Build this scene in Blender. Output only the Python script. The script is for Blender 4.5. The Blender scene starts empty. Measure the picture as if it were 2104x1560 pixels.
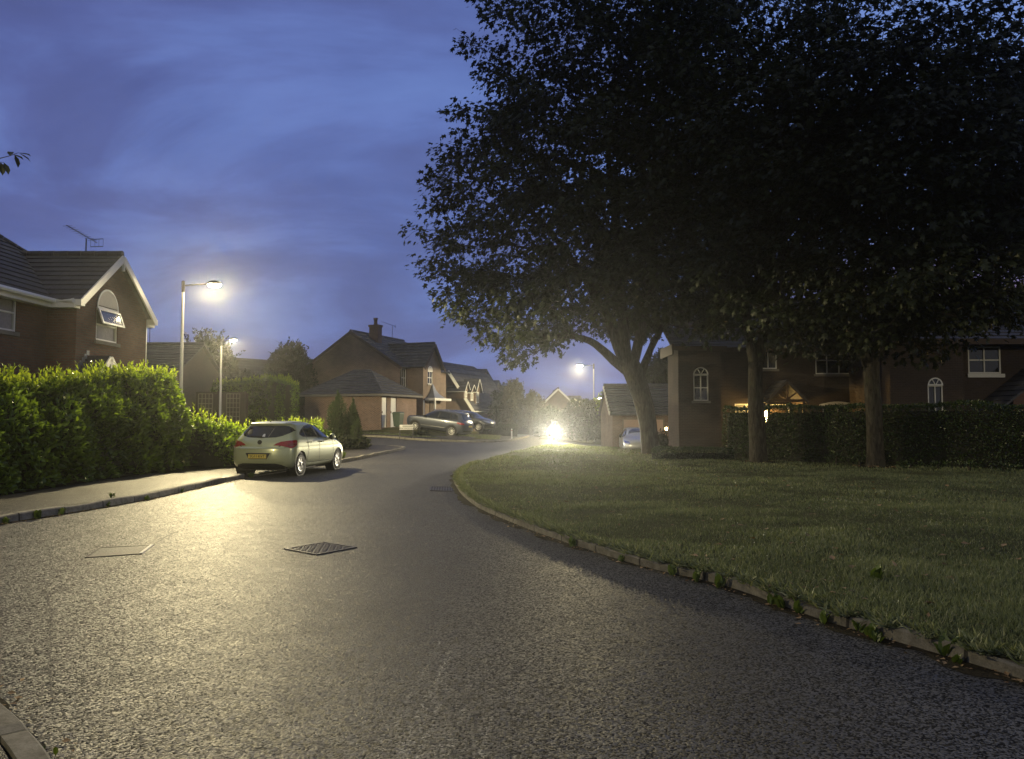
import bpy, bmesh, math, random
import numpy as np
from mathutils import Vector as V, Matrix, geometry, noise
from mathutils.bvhtree import BVHTree

R = math.radians
random.seed(7)
rng = np.random.default_rng(11)
scene = bpy.context.scene
COL = scene.collection

# ---------------------------------------------------------------- camera geometry (surveyed from the photograph)
F, CX, CY, YH, H = 1589.0, 1052.0, 780.0, 860.0, 1.58
TH = math.atan((YH - CY) / F)
CAM = V((0, 0, H))
FW = V((0, math.cos(TH), math.sin(TH))); UPV = V((0, -math.sin(TH), math.cos(TH))); RT = V((1, 0, 0))
def ray(px, py): return FW + RT * ((px - CX) / F) + UPV * ((CY - py) / F)
def P(px, py, Y):
    d = ray(px, py); return CAM + d * (Y / d.y)
def G(px, py, z=0.0):
    d = ray(px, py); return CAM + d * ((z - H) / d.z)

def ss(a, b, x):
    t = min(1.0, max(0.0, (x - a) / (b - a))); return t * t * (3 - 2 * t)
def lerp_table(tab, x):
    if x <= tab[0][0]: return tab[0][1]
    for (a, va), (b, vb) in zip(tab, tab[1:]):
        if x <= b: return va + (vb - va) * (x - a) / (b - a)
    return tab[-1][1]
def terrain(x, y):
    z = 0.4 * ss(40, 56, y - 0.25 * (x + 2)) * ss(3, -8, x) if x < 3 else 0.0
    return z - 0.45 * ss(36, 43, y) * ss(2, 7, x)

# ---------------------------------------------------------------- object helpers
def tag(o, label=None, cat=None, group=None, kind=None):
    if label: o['label'] = label
    if cat: o['category'] = cat
    if group: o['group'] = group
    if kind: o['kind'] = kind
    return o
def empty(name, loc, label, cat, group=None):
    o = bpy.data.objects.new(name, None); COL.objects.link(o)
    o.location = loc; o.empty_display_size = 0.2
    return tag(o, label, cat, group)
def world_loc(o):
    p = V((0, 0, 0))
    while o is not None:
        p += o.location; o = o.parent
    return p
def link(name, me, mat, parent=None):
    o = bpy.data.objects.new(name, me); COL.objects.link(o)
    if mat is not None: me.materials.append(mat)
    if parent is not None: o.parent = parent
    return o
def copy_tree(o, parent=None):
    c = o.copy(); COL.objects.link(c)
    if parent is not None: c.parent = parent
    for ch in list(o.children): copy_tree(ch, c)
    return c

def catmull(pts, step=0.3):
    out = []
    n = len(pts)
    for i in range(n - 1):
        p0 = V(pts[max(i - 1, 0)]); p1 = V(pts[i]); p2 = V(pts[i + 1]); p3 = V(pts[min(i + 2, n - 1)])
        k = max(1, int((p2 - p1).length / step))
        for j in range(k):
            t = j / k
            out.append(0.5 * ((2 * p1) + (p2 - p0) * t + (2 * p0 - 5 * p1 + 4 * p2 - p3) * t * t + (3 * p1 - p0 - 3 * p2 + p3) * t ** 3))
    out.append(V(pts[-1]))
    return out

class MB:
    """collects faces in world space; build() links them as one mesh object"""
    def __init__(s): s.v = []; s.f = []
    def poly(s, pts):
        i = len(s.v); s.v += [tuple(p) for p in pts]; s.f.append(tuple(range(i, i + len(pts)))); return s
    def box(s, x0, x1, y0, y1, z0, z1, M=None):
        i = len(s.v)
        c = [(x0, y0, z0), (x1, y0, z0), (x1, y1, z0), (x0, y1, z0), (x0, y0, z1), (x1, y0, z1), (x1, y1, z1), (x0, y1, z1)]
        s.v += [tuple(M @ V(p)) if M else p for p in c]
        s.f += [tuple(i + k for k in q) for q in ((3, 2, 1, 0), (4, 5, 6, 7), (0, 1, 5, 4), (1, 2, 6, 5), (2, 3, 7, 6), (3, 0, 4, 7))]
        return s
    def hexa(s, lo, hi):
        """8 corners: lo ring of 4, hi ring of 4 (same winding)"""
        i = len(s.v); s.v += [tuple(p) for p in lo] + [tuple(p) for p in hi]; n = len(lo)
        s.f.append(tuple(i + k for k in reversed(range(n)))); s.f.append(tuple(i + n + k for k in range(n)))
        for k in range(n): s.f.append((i + k, i + (k + 1) % n, i + n + (k + 1) % n, i + n + k))
        return s
    def bar(s, a, b, w, h, up=V((0, 0, 1))):
        a = V(a); b = V(b); d = (b - a).normalized(); x = d.cross(up)
        x = x.normalized() if x.length > 1e-4 else V((1, 0, 0)); y = x.cross(d).normalized()
        q = [x * (sx * w / 2) + y * (sy * h / 2) for sx, sy in ((-1, -1), (1, -1), (1, 1), (-1, 1))]
        return s.hexa([a + k for k in q], [b + k for k in q])
    def tube(s, pts, r, n=8, cap=True):
        pts = [V(p) for p in pts]; m = len(pts)
        rr = r if isinstance(r, (list, tuple)) else [r] * m
        base = len(s.v); ref = V((0, 0, 1))
        d0 = (pts[1] - pts[0]).normalized()
        x = d0.cross(ref)
        if x.length < 1e-3: x = d0.cross(V((1, 0, 0)))
        x.normalize()
        for i, p in enumerate(pts):
            d = (pts[min(i + 1, m - 1)] - pts[max(i - 1, 0)]).normalized()
            x = (x - d * x.dot(d)).normalized(); y = d.cross(x)
            for k in range(n):
                a = 2 * math.pi * k / n; s.v.append(tuple(p + x * (math.cos(a) * rr[i]) + y * (math.sin(a) * rr[i])))
        for i in range(m - 1):
            for k in range(n):
                a = base + i * n + k; b = base + i * n + (k + 1) % n
                s.f.append((a, b, b + n, a + n))
        if cap:
            s.f.append(tuple(base + k for k in reversed(range(n)))); s.f.append(tuple(base + (m - 1) * n + k for k in range(n)))
        return s
    def lathe(s, prof, o=V((0, 0, 0)), ax=V((0, 0, 1)), n=20, sx=1.0, sy=1.0):
        ax = V(ax).normalized(); x = ax.cross(V((0, 1, 0)))
        if x.length < 1e-3: x = V((1, 0, 0))
        x.normalize(); y = ax.cross(x); base = len(s.v); m = len(prof); o = V(o)
        for r, t in prof:
            for k in range(n):
                a = 2 * math.pi * k / n; s.v.append(tuple(o + ax * t + x * (math.cos(a) * r * sx) + y * (math.sin(a) * r * sy)))
        for i in range(m - 1):
            for k in range(n):
                a = base + i * n + k; b = base + i * n + (k + 1) % n; s.f.append((a, b, b + n, a + n))
        s.f.append(tuple(base + k for k in reversed(range(n)))); s.f.append(tuple(base + (m - 1) * n + k for k in range(n)))
        return s
    def build(s, name, mat, parent=None, smooth=False, bevel=0.0, auto=None):
        off = world_loc(parent) if parent is not None else V((0, 0, 0))
        me = bpy.data.meshes.new(name)
        me.from_pydata([(p[0] - off.x, p[1] - off.y, p[2] - off.z) for p in s.v], [], s.f)
        me.update()
        uv = me.uv_layers.new(name='UVMap').data
        for p in me.polygons:
            n = p.normal
            t = V((-n.y, n.x, 0))
            if t.length < 0.05: t = V((1, 0, 0)); b = V((0, 1, 0))
            else: t.normalize(); b = n.cross(t)
            for li in p.loop_indices:
                c = V(s.v[me.loops[li].vertex_index]); uv[li].uv = (c.dot(t), c.dot(b))
            p.use_smooth = smooth
        o = link(name, me, mat, parent)
        if bevel:
            md = o.modifiers.new('bevel', 'BEVEL'); md.width = bevel; md.segments = 2; md.limit_method = 'ANGLE'
        return o

def np_mesh(name, verts, tris, mat, parent=None, tint=None, smooth=False, side=3):
    """verts (n,3), tris (m,side): fast mesh; tint: one value per face"""
    me = bpy.data.meshes.new(name)
    off = world_loc(parent) if parent is not None else V((0, 0, 0))
    verts = np.asarray(verts, np.float32) - np.array(off, np.float32)
    m = len(tris)
    me.vertices.add(len(verts)); me.vertices.foreach_set('co', verts.ravel())
    me.loops.add(m * side); me.loops.foreach_set('vertex_index', np.asarray(tris, np.int32).ravel())
    me.polygons.add(m); me.polygons.foreach_set('loop_start', np.arange(0, m * side, side, dtype=np.int32))
    me.polygons.foreach_set('use_smooth', np.full(m, smooth, bool))
    if tint is not None:
        at = me.attributes.new('tint', 'FLOAT', 'FACE'); at.data.foreach_set('value', np.asarray(tint, np.float32))
    me.update(calc_edges=True)
    return link(name, me, mat, parent)

# ---------------------------------------------------------------- leaves
T_LAUREL = (np.array([(0, 0, 0), (0, .35, -.03), (0, .7, -.05), (0, 1, -.14), (-.21, .34, .04), (-.20, .7, .02), (.21, .34, .04), (.20, .7, .02)], float),
            [(0, 1, 4), (0, 6, 1), (4, 1, 2), (4, 2, 5), (1, 6, 7), (1, 7, 2), (5, 2, 3), (2, 7, 3)])
T_SYC = (np.array([(0, .36, .05), (0, 0, 0), (.40, .10, -.05), (.22, .34, 0), (.50, .64, -.08), (.16, .62, .0), (0, 1, -.10), (-.16, .62, 0), (-.50, .64, -.08), (-.22, .34, 0), (-.40, .10, -.05)], float),
         [(0, k, k + 1) for k in range(1, 10)] + [(0, 10, 1)])
T_SMALL = (np.array([(0, 0, 0), (.26, .45, .04), (0, 1, -.08), (-.26, .45, .04)], float), [(0, 1, 2), (0, 2, 3)])
T_BLADE = (np.array([(-.04, 0, 0), (.04, 0, 0), (-.035, .5, .05), (.035, .5, .05), (0, 1, .28)], float), [(0, 1, 3), (0, 3, 2), (2, 3, 4)])
T_FERN = (np.array([(0, 0, 0), (.09, .5, .03), (0, 1, -.05), (-.09, .5, .03)], float), [(0, 1, 2), (0, 2, 3)])

def nz(a): return a / np.maximum(np.linalg.norm(a, axis=1, keepdims=True), 1e-6)
def leaf_arrays(pos, d, nrm, size, tmpl, tint):
    tv, tf = tmpl; tf = np.array(tf)
    a = nz(np.asarray(d, float)); b = nz(np.cross(nrm, a)); c = np.cross(a, b)
    s = np.asarray(size, float).reshape(-1, 1, 1)
    v = pos[:, None, :] + s * (tv[None, :, 0:1] * b[:, None, :] + tv[None, :, 1:2] * a[:, None, :] + tv[None, :, 2:3] * c[:, None, :])
    n, k = len(pos), len(tv)
    f = (tf[None] + (np.arange(n) * k)[:, None, None]).reshape(-1, 3)
    return v.reshape(-1, 3), f, np.repeat(tint, len(tf))
def leaf_mesh(name, parts, mat, parent=None):
    vs, fs, ts, o = [], [], [], 0
    for v, f, t in parts:
        vs.append(v); fs.append(f + o); ts.append(t); o += len(v)
    return np_mesh(name, np.concatenate(vs), np.concatenate(fs), mat, parent, np.concatenate(ts))
def rnd(n, s=1.0): return rng.normal(0, s, (n, 3))

# ---------------------------------------------------------------- materials
def new_mat(name):
    m = bpy.data.materials.new(name); m.use_nodes = True
    nt = m.node_tree; b = nt.nodes['Principled BSDF']
    return m, nt, b
def N(nt, t, **kw):
    n = nt.nodes.new(t)
    for k, v in kw.items():
        if k in n.inputs: n.inputs[k].default_value = v
        else: setattr(n, k, v)
    return n
def rgba(c): return (c[0], c[1], c[2], 1)
def mixc(nt, fac, a, b, mode='MIX'):
    m = nt.nodes.new('ShaderNodeMix'); m.data_type = 'RGBA'; m.blend_type = mode
    for i, v in ((0, fac), (6, a), (7, b)):
        if isinstance(v, bpy.types.NodeSocket): nt.links.new(v, m.inputs[i])
        else: m.inputs[i].default_value = v if i == 0 else rgba(v)
    return m.outputs[2]
def ramp(nt, sock, stops):
    r = nt.nodes.new('ShaderNodeValToRGB'); e = r.color_ramp.elements
    while len(e) < len(stops): e.new(0.5)
    for i, (p, c) in enumerate(stops):
        e[i].position = p; e[i].color = rgba(c) if isinstance(c, (tuple, list)) else (c, c, c, 1)
    nt.links.new(sock, r.inputs[0]); return r.outputs[0]
def bump(nt, b, height, strength, dist=0.01, prev=None):
    bp = N(nt, 'ShaderNodeBump'); bp.inputs['Strength'].default_value = strength; bp.inputs['Distance'].default_value = dist
    nt.links.new(height, bp.inputs['Height'])
    if prev is not None: nt.links.new(prev, bp.inputs['Normal'])
    nt.links.new(bp.outputs[0], b.inputs['Normal']); return bp.outputs[0]
def coords(nt, kind='UV'): return nt.nodes.new('ShaderNodeTexCoord').outputs[kind]
def noise_tex(nt, vec, scale, detail=4, rough=0.55, dist=0.0):
    n = N(nt, 'ShaderNodeTexNoise', Scale=scale, Detail=detail, Roughness=rough, Distortion=dist)
    nt.links.new(vec, n.inputs['Vector']); return n
def pm(name, col, rough=0.6, metal=0.0, var=0.15, scale=6.0, bstr=0.0, bscale=60.0, coat=0.0, spec=0.5, col2=None):
    m, nt, b = new_mat(name)
    tc = coords(nt, 'Object')
    nn = noise_tex(nt, tc, scale)
    lo = tuple(c * (1 - var) for c in col); hi = tuple(min(1, c * (1 + var)) for c in (col2 or col))
    nt.links.new(mixc(nt, nn.outputs[0], lo, hi), b.inputs['Base Color'])
    b.inputs['Roughness'].default_value = rough; b.inputs['Metallic'].default_value = metal
    b.inputs['Coat Weight'].default_value = coat; b.inputs['Coat Roughness'].default_value = 0.06
    b.inputs['Specular IOR Level'].default_value = spec
    if bstr: bump(nt, b, noise_tex(nt, tc, bscale, 3).outputs[0], bstr)
    return m
def emit_mat(name, col, strength):
    m, nt, b = new_mat(name)
    b.inputs['Base Color'].default_value = rgba(col); b.inputs['Emission Color'].default_value = rgba(col)
    b.inputs['Emission Strength'].default_value = strength; return m
def brick_mat(name, c1, c2, mortar, rough=0.9):
    m, nt, b = new_mat(name)
    uv = coords(nt, 'UV')
    br = N(nt, 'ShaderNodeTexBrick', Scale=1.0)
    br.inputs['Brick Width'].default_value = 0.225; br.inputs['Row Height'].default_value = 0.075
    br.inputs['Mortar Size'].default_value = 0.012; br.inputs['Mortar Smooth'].default_value = 0.3; br.inputs['Bias'].default_value = -0.1
    br.inputs['Color1'].default_value = rgba(c1); br.inputs['Color2'].default_value = rgba(c2); br.inputs['Mortar'].default_value = rgba(mortar)
    nt.links.new(uv, br.inputs['Vector'])
    big = noise_tex(nt, uv, 0.7, 5, 0.6)
    fine = noise_tex(nt, uv, 30, 3)
    c = mixc(nt, 1.0, br.outputs['Color'], ramp(nt, big.outputs[0], [(0.3, 0.72), (0.7, 1.12)]), 'MULTIPLY')
    c = mixc(nt, 0.5, c, ramp(nt, fine.outputs[0], [(0.25, 0.6), (0.75, 1.3)]), 'MULTIPLY')
    nt.links.new(c, b.inputs['Base Color']); b.inputs['Roughness'].default_value = rough
    inv = N(nt, 'ShaderNodeMath', operation='SUBTRACT'); inv.inputs[0].default_value = 1.0; nt.links.new(br.outputs['Fac'], inv.inputs[1])
    bump(nt, b, inv.outputs[0], 0.7, 0.012)
    return m
def tile_mat(name, c1, c2):
    m, nt, b = new_mat(name)
    uv = coords(nt, 'UV')
    br = N(nt, 'ShaderNodeTexBrick', Scale=1.0)
    br.inputs['Brick Width'].default_value = 0.30; br.inputs['Row Height'].default_value = 0.30; br.inputs['Mortar Size'].default_value = 0.01
    br.inputs['Color1'].default_value = rgba(c1); br.inputs['Color2'].default_value = rgba(c2); br.inputs['Mortar'].default_value = rgba(tuple(k * 0.5 for k in c1))
    nt.links.new(uv, br.inputs['Vector'])
    big = noise_tex(nt, uv, 0.8, 6, 0.65)
    c = mixc(nt, 1.0, br.outputs['Color'], ramp(nt, big.outputs[0], [(0.3, 0.65), (0.7, 1.25)]), 'MULTIPLY')
    nt.links.new(c, b.inputs['Base Color']); b.inputs['Roughness'].default_value = 0.75
    bump(nt, b, noise_tex(nt, uv, 25, 4).outputs[0], 0.3, 0.01)
    return m
def leaf_mat(name, dark, light, rough=0.4, trans=0.3, young=None, spec=0.5):
    m, nt, b = new_mat(name)
    at = N(nt, 'ShaderNodeAttribute', attribute_name='tint')
    stops = [(0.0, dark), (0.6 if young else 1.0, light)] + ([(1.0, young)] if young else [])
    c = ramp(nt, at.outputs['Fac'], stops)
    nt.links.new(c, b.inputs['Base Color']); b.inputs['Roughness'].default_value = rough; b.inputs['Specular IOR Level'].default_value = spec
    if trans:
        tr = N(nt, 'ShaderNodeBsdfTranslucent'); mx = N(nt, 'ShaderNodeMixShader'); mx.inputs[0].default_value = trans
        tc = mixc(nt, 1.0, c, (1.25, 1.2, 0.5), 'MULTIPLY'); nt.links.new(tc, tr.inputs['Color'])
        nt.links.new(b.outputs[0], mx.inputs[1]); nt.links.new(tr.outputs[0], mx.inputs[2])
        nt.links.new(mx.outputs[0], nt.nodes['Material Output'].inputs['Surface'])
    return m

def asphalt(name, dark, light, spec_amt, scale=70.0, bstr=0.9):
    m, nt, b = new_mat(name)
    tc = coords(nt, 'Object')
    vo = N(nt, 'ShaderNodeTexVoronoi', Scale=scale); nt.links.new(tc, vo.inputs['Vector'])
    fine = noise_tex(nt, tc, scale * 1.6, 2, 0.7)
    big = noise_tex(nt, tc, 0.35, 6, 0.6)
    med = noise_tex(nt, tc, 3.0, 5, 0.65)
    sep = N(nt, 'ShaderNodeSeparateColor'); nt.links.new(vo.outputs['Color'], sep.inputs[0])
    c = ramp(nt, sep.outputs[0], [(0.0, tuple(q * .5 for q in dark)), (0.38, dark), (0.62, tuple(q * .75 for q in light)), (1.0, tuple(q * 1.25 for q in light))])
    sr = N(nt, 'ShaderNodeMapRange'); nt.links.new(sep.outputs[0], sr.inputs[0]); sr.inputs[1].default_value = .3; sr.inputs[2].default_value = .65; sr.inputs[3].default_value = spec_amt * .25; sr.inputs[4].default_value = spec_amt * 1.3; nt.links.new(sr.outputs[0], b.inputs['Specular IOR Level'])
    c = mixc(nt, 1.0, c, ramp(nt, big.outputs[0], [(0.3, 0.6), (0.7, 1.2)]), 'MULTIPLY')
    c = mixc(nt, 1.0, c, ramp(nt, med.outputs[0], [(0.3, 0.8), (0.75, 1.15)]), 'MULTIPLY')
    nt.links.new(c, b.inputs['Base Color'])
    nt.links.new(ramp(nt, med.outputs[0], [(0.3, 0.50), (0.7, 0.58)]), b.inputs['Roughness'])
    b.inputs['Specular IOR Level'].default_value = spec_amt
    # every chipping lies at its own tilt: turn the normal per cell, then add grain
    vm = N(nt, 'ShaderNodeVectorMath', operation='MULTIPLY_ADD'); nt.links.new(vo.outputs['Color'], vm.inputs[0]); vm.inputs[1].default_value = (bstr, bstr, 0); vm.inputs[2].default_value = (-bstr / 2, -bstr / 2, 0)
    ge = nt.nodes.new('ShaderNodeNewGeometry'); ad = N(nt, 'ShaderNodeVectorMath', operation='ADD'); nt.links.new(vm.outputs[0], ad.inputs[0]); nt.links.new(ge.outputs['Normal'], ad.inputs[1])
    nm = N(nt, 'ShaderNodeVectorMath', operation='NORMALIZE'); nt.links.new(ad.outputs[0], nm.inputs[0])
    inv = N(nt, 'ShaderNodeMath', operation='MULTIPLY_ADD'); inv.inputs[1].default_value = -1.0; inv.inputs[2].default_value = 1.0
    nt.links.new(vo.outputs['Distance'], inv.inputs[0])
    n1 = bump(nt, b, inv.outputs[0], .5, 0.008, nm.outputs[0])
    bump(nt, b, fine.outputs[0], 0.35, 0.004, n1)
    return m

def kerb_mat(name, k):
    m, nt, b = new_mat(name)
    tc = coords(nt, 'Object'); uv = coords(nt, 'UV')
    sp = N(nt, 'ShaderNodeSeparateXYZ'); nt.links.new(uv, sp.inputs[0])
    fr = N(nt, 'ShaderNodeMath', operation='FRACT'); dv = N(nt, 'ShaderNodeMath', operation='DIVIDE'); dv.inputs[1].default_value = 0.914
    nt.links.new(sp.outputs[0], dv.inputs[0]); nt.links.new(dv.outputs[0], fr.inputs[0])
    joint = ramp(nt, fr.outputs[0], [(0.0, 0.15), (0.022, 0.15), (0.03, 1.0), (1.0, 1.0)])
    n1 = noise_tex(nt, tc, 9, 6, 0.7); n2 = noise_tex(nt, tc, 90, 3)
    c = ramp(nt, n1.outputs[0], [(0.28, tuple(k * q for q in (0.09, 0.082, 0.062))), (0.55, tuple(k * q for q in (0.23, 0.215, 0.18))), (0.78, tuple(k * q for q in (0.32, 0.31, 0.28)))])
    c = mixc(nt, 1.0, c, joint, 'MULTIPLY'); c = mixc(nt, 0.6, c, ramp(nt, n2.outputs[0], [(0.3, 0.6), (0.7, 1.25)]), 'MULTIPLY')
    nt.links.new(c, b.inputs['Base Color']); b.inputs['Roughness'].default_value = 0.85
    n = bump(nt, b, joint, 0.8, 0.02); bump(nt, b, n2.outputs[0], 0.4, 0.006, n)
    return m
def turf_mat(name, a, b_, c_):
    m, nt, b = new_mat(name)
    tc = coords(nt, 'Object')
    n1 = noise_tex(nt, tc, 1.2, 6, 0.65); n2 = noise_tex(nt, tc, 60, 4, 0.7)
    c = ramp(nt, n1.outputs[0], [(0.3, a), (0.55, b_), (0.75, c_)])
    c = mixc(nt, 0.8, c, ramp(nt, n2.outputs[0], [(0.3, 0.45), (0.7, 1.5)]), 'MULTIPLY')
    nt.links.new(c, b.inputs['Base Color']); b.inputs['Roughness'].default_value = 0.95; b.inputs['Specular IOR Level'].default_value = 0.15
    bump(nt, b, n2.outputs[0], 1.0, 0.04)
    return m

def bark_mat():
    m, nt, b = new_mat('bark')
    mp = N(nt, 'ShaderNodeMapping'); mp.inputs['Scale'].default_value = (1, 1, .22); nt.links.new(coords(nt, 'Object'), mp.inputs[0])
    a = noise_tex(nt, mp.outputs[0], 16, 6, .65, .6); p = noise_tex(nt, coords(nt, 'Object'), 2.2, 5, .6)
    c = ramp(nt, a.outputs[0], [(.32, (.012, .010, .008)), (.52, (.045, .040, .033)), (.72, (.085, .078, .066))])
    c = mixc(nt, ramp(nt, p.outputs[0], [(.55, 0.0), (.72, .55)]), c, (.055, .062, .035))
    nt.links.new(c, b.inputs['Base Color']); b.inputs['Roughness'].default_value = .92; b.inputs['Specular IOR Level'].default_value = .2
    bump(nt, b, a.outputs[0], 1.0, .035)
    return m
M = dict(
    asphalt=asphalt('asphalt', (0.014, 0.014, 0.0135), (0.115, 0.110, 0.096), 0.44, 86.0, .66),
    pave=asphalt('pavement_asphalt', (0.03, 0.028, 0.025), (0.085, 0.078, 0.066), 0.3, 110, 0.4),
    kerb=kerb_mat('kerb_concrete', 1.0), kerb_old=kerb_mat('kerb_weathered', .62),
    turf=turf_mat('turf', (0.032, 0.036, 0.016), (0.055, 0.06, 0.026), (0.10, 0.092, 0.048)),
    lid=pm('worn_lid', (0.06, 0.056, 0.048), 0.6, var=0.5, scale=30, bstr=.9, bscale=45), pale=pm('pale_strip', (.55, .53, .48), .6),
    tar=pm('seam_tar', (0.028, 0.027, 0.025), 0.7, var=0.4, scale=20, bstr=.5),
    turf_dry=turf_mat('turf_dry', (0.06, 0.06, 0.025), (0.10, 0.10, 0.045), (0.15, 0.13, 0.07)),
    soil=turf_mat('soil', (0.02, 0.017, 0.012), (0.035, 0.03, 0.02), (0.05, 0.05, 0.022)),
    brick_red=brick_mat('brick_red', (0.19, 0.098, 0.072), (0.14, 0.075, 0.058), (0.13, 0.11, 0.095)),
    brick_brown=brick_mat('brick_brown', (0.20, 0.135, 0.108), (0.15, 0.10, 0.082), (0.26, 0.23, 0.20)),
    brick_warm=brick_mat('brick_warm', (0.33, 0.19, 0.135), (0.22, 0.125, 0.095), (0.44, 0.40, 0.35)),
    brick_dark=brick_mat('brick_dark', (0.066, 0.045, 0.037), (0.047, 0.032, 0.028), (0.07, 0.06, 0.053)),
    tile=tile_mat('roof_tile', (0.075, 0.07, 0.072), (0.055, 0.05, 0.052)),
    tile_grey=tile_mat('roof_tile_grey', (0.085, 0.085, 0.095), (0.06, 0.06, 0.07)),
    white=pm('white_upvc', (0.74, 0.74, 0.74), 0.4, var=0.06),
    cream=pm('cream_panel', (0.6, 0.56, 0.52), 0.6, var=0.08),
    stone=pm('sill_stone', (0.2, 0.185, 0.17), 0.85, var=0.2, bstr=0.3),
    brownwood=pm('brown_timber', (0.05, 0.03, 0.02), 0.7, var=0.3),
    lead=pm('lead_sheet', (0.22, 0.23, 0.26), 0.5, metal=0.3),
    glass=pm('window_glass', (0.018, 0.02, 0.024), 0.06, var=0.3, scale=1.5, spec=0.9),
    net=pm('net_curtain', (0.22, 0.22, 0.21), 0.55, var=0.35, scale=14, coat=0.5),
    galv=pm('galvanised_steel', (0.55, 0.55, 0.53), 0.45, metal=0.25, var=0.1),
    dkmetal=pm('dark_metal', (0.05, 0.05, 0.055), 0.5, metal=0.5),
    black=pm('black_plastic', (0.012, 0.012, 0.013), 0.6),
    rubber=pm('tyre_rubber', (0.014, 0.014, 0.014), 0.85),
    alloy=pm('wheel_alloy', (0.5, 0.5, 0.5), 0.3, metal=0.8, var=0.06),
    car_glass=pm('car_glass', (0.012, 0.014, 0.017), 0.05, var=0.4, scale=3, spec=0.8),
    red=pm('tail_lamp_red', (0.32, 0.012, 0.018), 0.15, var=0.35, scale=9, coat=0.8),
    chrome=pm('chrome', (0.7, 0.7, 0.7), 0.12, metal=1.0, var=0.04),
    plate=pm('plate_yellow', (0.70, 0.56, 0.12), 0.4, var=0.05),
    wood=pm('fence_wood', (0.05, 0.041, 0.034), 0.85, var=0.35, scale=3),
    palewood=pm('trellis_wood', (0.22, 0.2, 0.17), 0.8, var=0.2),
    bin=pm('green_bin_plastic', (0.075, 0.115, 0.085), 0.5, var=0.1),
    iron=pm('cast_iron', (0.06, 0.055, 0.055), 0.45, metal=0.5, var=0.3, bstr=0.3),
    bark=bark_mat(),
    pinkdoor=pm('garage_door_pink', (0.42, 0.33, 0.31), 0.55, var=0.08),
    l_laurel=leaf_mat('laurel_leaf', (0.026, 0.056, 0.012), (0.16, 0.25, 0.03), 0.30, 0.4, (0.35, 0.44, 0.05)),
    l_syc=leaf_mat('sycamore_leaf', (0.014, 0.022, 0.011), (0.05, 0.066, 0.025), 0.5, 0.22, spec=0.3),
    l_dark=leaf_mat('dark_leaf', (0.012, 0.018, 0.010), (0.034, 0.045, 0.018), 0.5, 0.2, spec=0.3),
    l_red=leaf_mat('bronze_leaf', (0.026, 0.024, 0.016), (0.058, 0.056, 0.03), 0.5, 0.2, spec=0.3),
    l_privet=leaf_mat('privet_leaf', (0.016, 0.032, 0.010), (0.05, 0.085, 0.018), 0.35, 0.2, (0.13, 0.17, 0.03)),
    l_cyp=leaf_mat('cypress_spray', (0.018, 0.03, 0.014), (0.05, 0.07, 0.026), 0.7, 0.1, spec=0.2),
    grass=leaf_mat('grass_blade', (0.066, 0.086, 0.050), (0.15, 0.185, 0.11), 0.55, 0.3, (0.26, 0.27, 0.18), spec=0.3),
    weed=leaf_mat('weed_leaf', (0.045, 0.075, 0.018), (0.11, 0.165, 0.032), 0.45, 0.3),
    litter=leaf_mat('dry_leaf', (0.10, 0.055, 0.025), (0.34, 0.24, 0.13), 0.7, 0.1),
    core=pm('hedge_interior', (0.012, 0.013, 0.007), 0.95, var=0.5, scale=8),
)
# ================================================================ SETTING
def grid_sheet(name, xs_of, ys, zf, mat, n, smooth=True):
    """sheet made of rows at ys; xs_of(y) -> (x0, x1); n columns"""
    vs, fs = [], []
    for y in ys:
        x0, x1 = xs_of(y)
        for k in range(n + 1):
            x = x0 + (x1 - x0) * (k / n) ** 1.5; vs.append((x, y, zf(x, y)))
    for i in range(len(ys) - 1):
        for k in range(n):
            a = i * (n + 1) + k; fs.append((a, a + 1, a + n + 2, a + n + 1))
    o = np_mesh(name, np.array(vs), np.array(fs), mat, None, None, smooth, 4)
    return tag(o, kind='structure')

core_x = list(np.arange(-42, 42.1, 1.0)); core_y = list(np.arange(-12, 80.1, 1.0))
gx = [-900, -300, -120, -60] + core_x + [60, 120, 300, 900]; gy = [-300, -100, -30] + core_y + [110, 170, 300, 900]
vs = [(x, y, terrain(max(-40, min(40, x)), max(-10, min(78, y))) - 0.03) for y in gy for x in gx]
fs = [(j * len(gx) + i, j * len(gx) + i + 1, (j + 1) * len(gx) + i + 1, (j + 1) * len(gx) + i) for j in range(len(gy) - 1) for i in range(len(gx) - 1)]
tag(np_mesh('ground', np.array(vs), np.array(fs), M['soil'], None, None, True, 4), kind='structure')
grid_sheet('road', lambda y: (-30, 12), list(np.arange(-9, 76, 0.5)), lambda x, y: terrain(x, y), M['asphalt'], 60)

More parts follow.
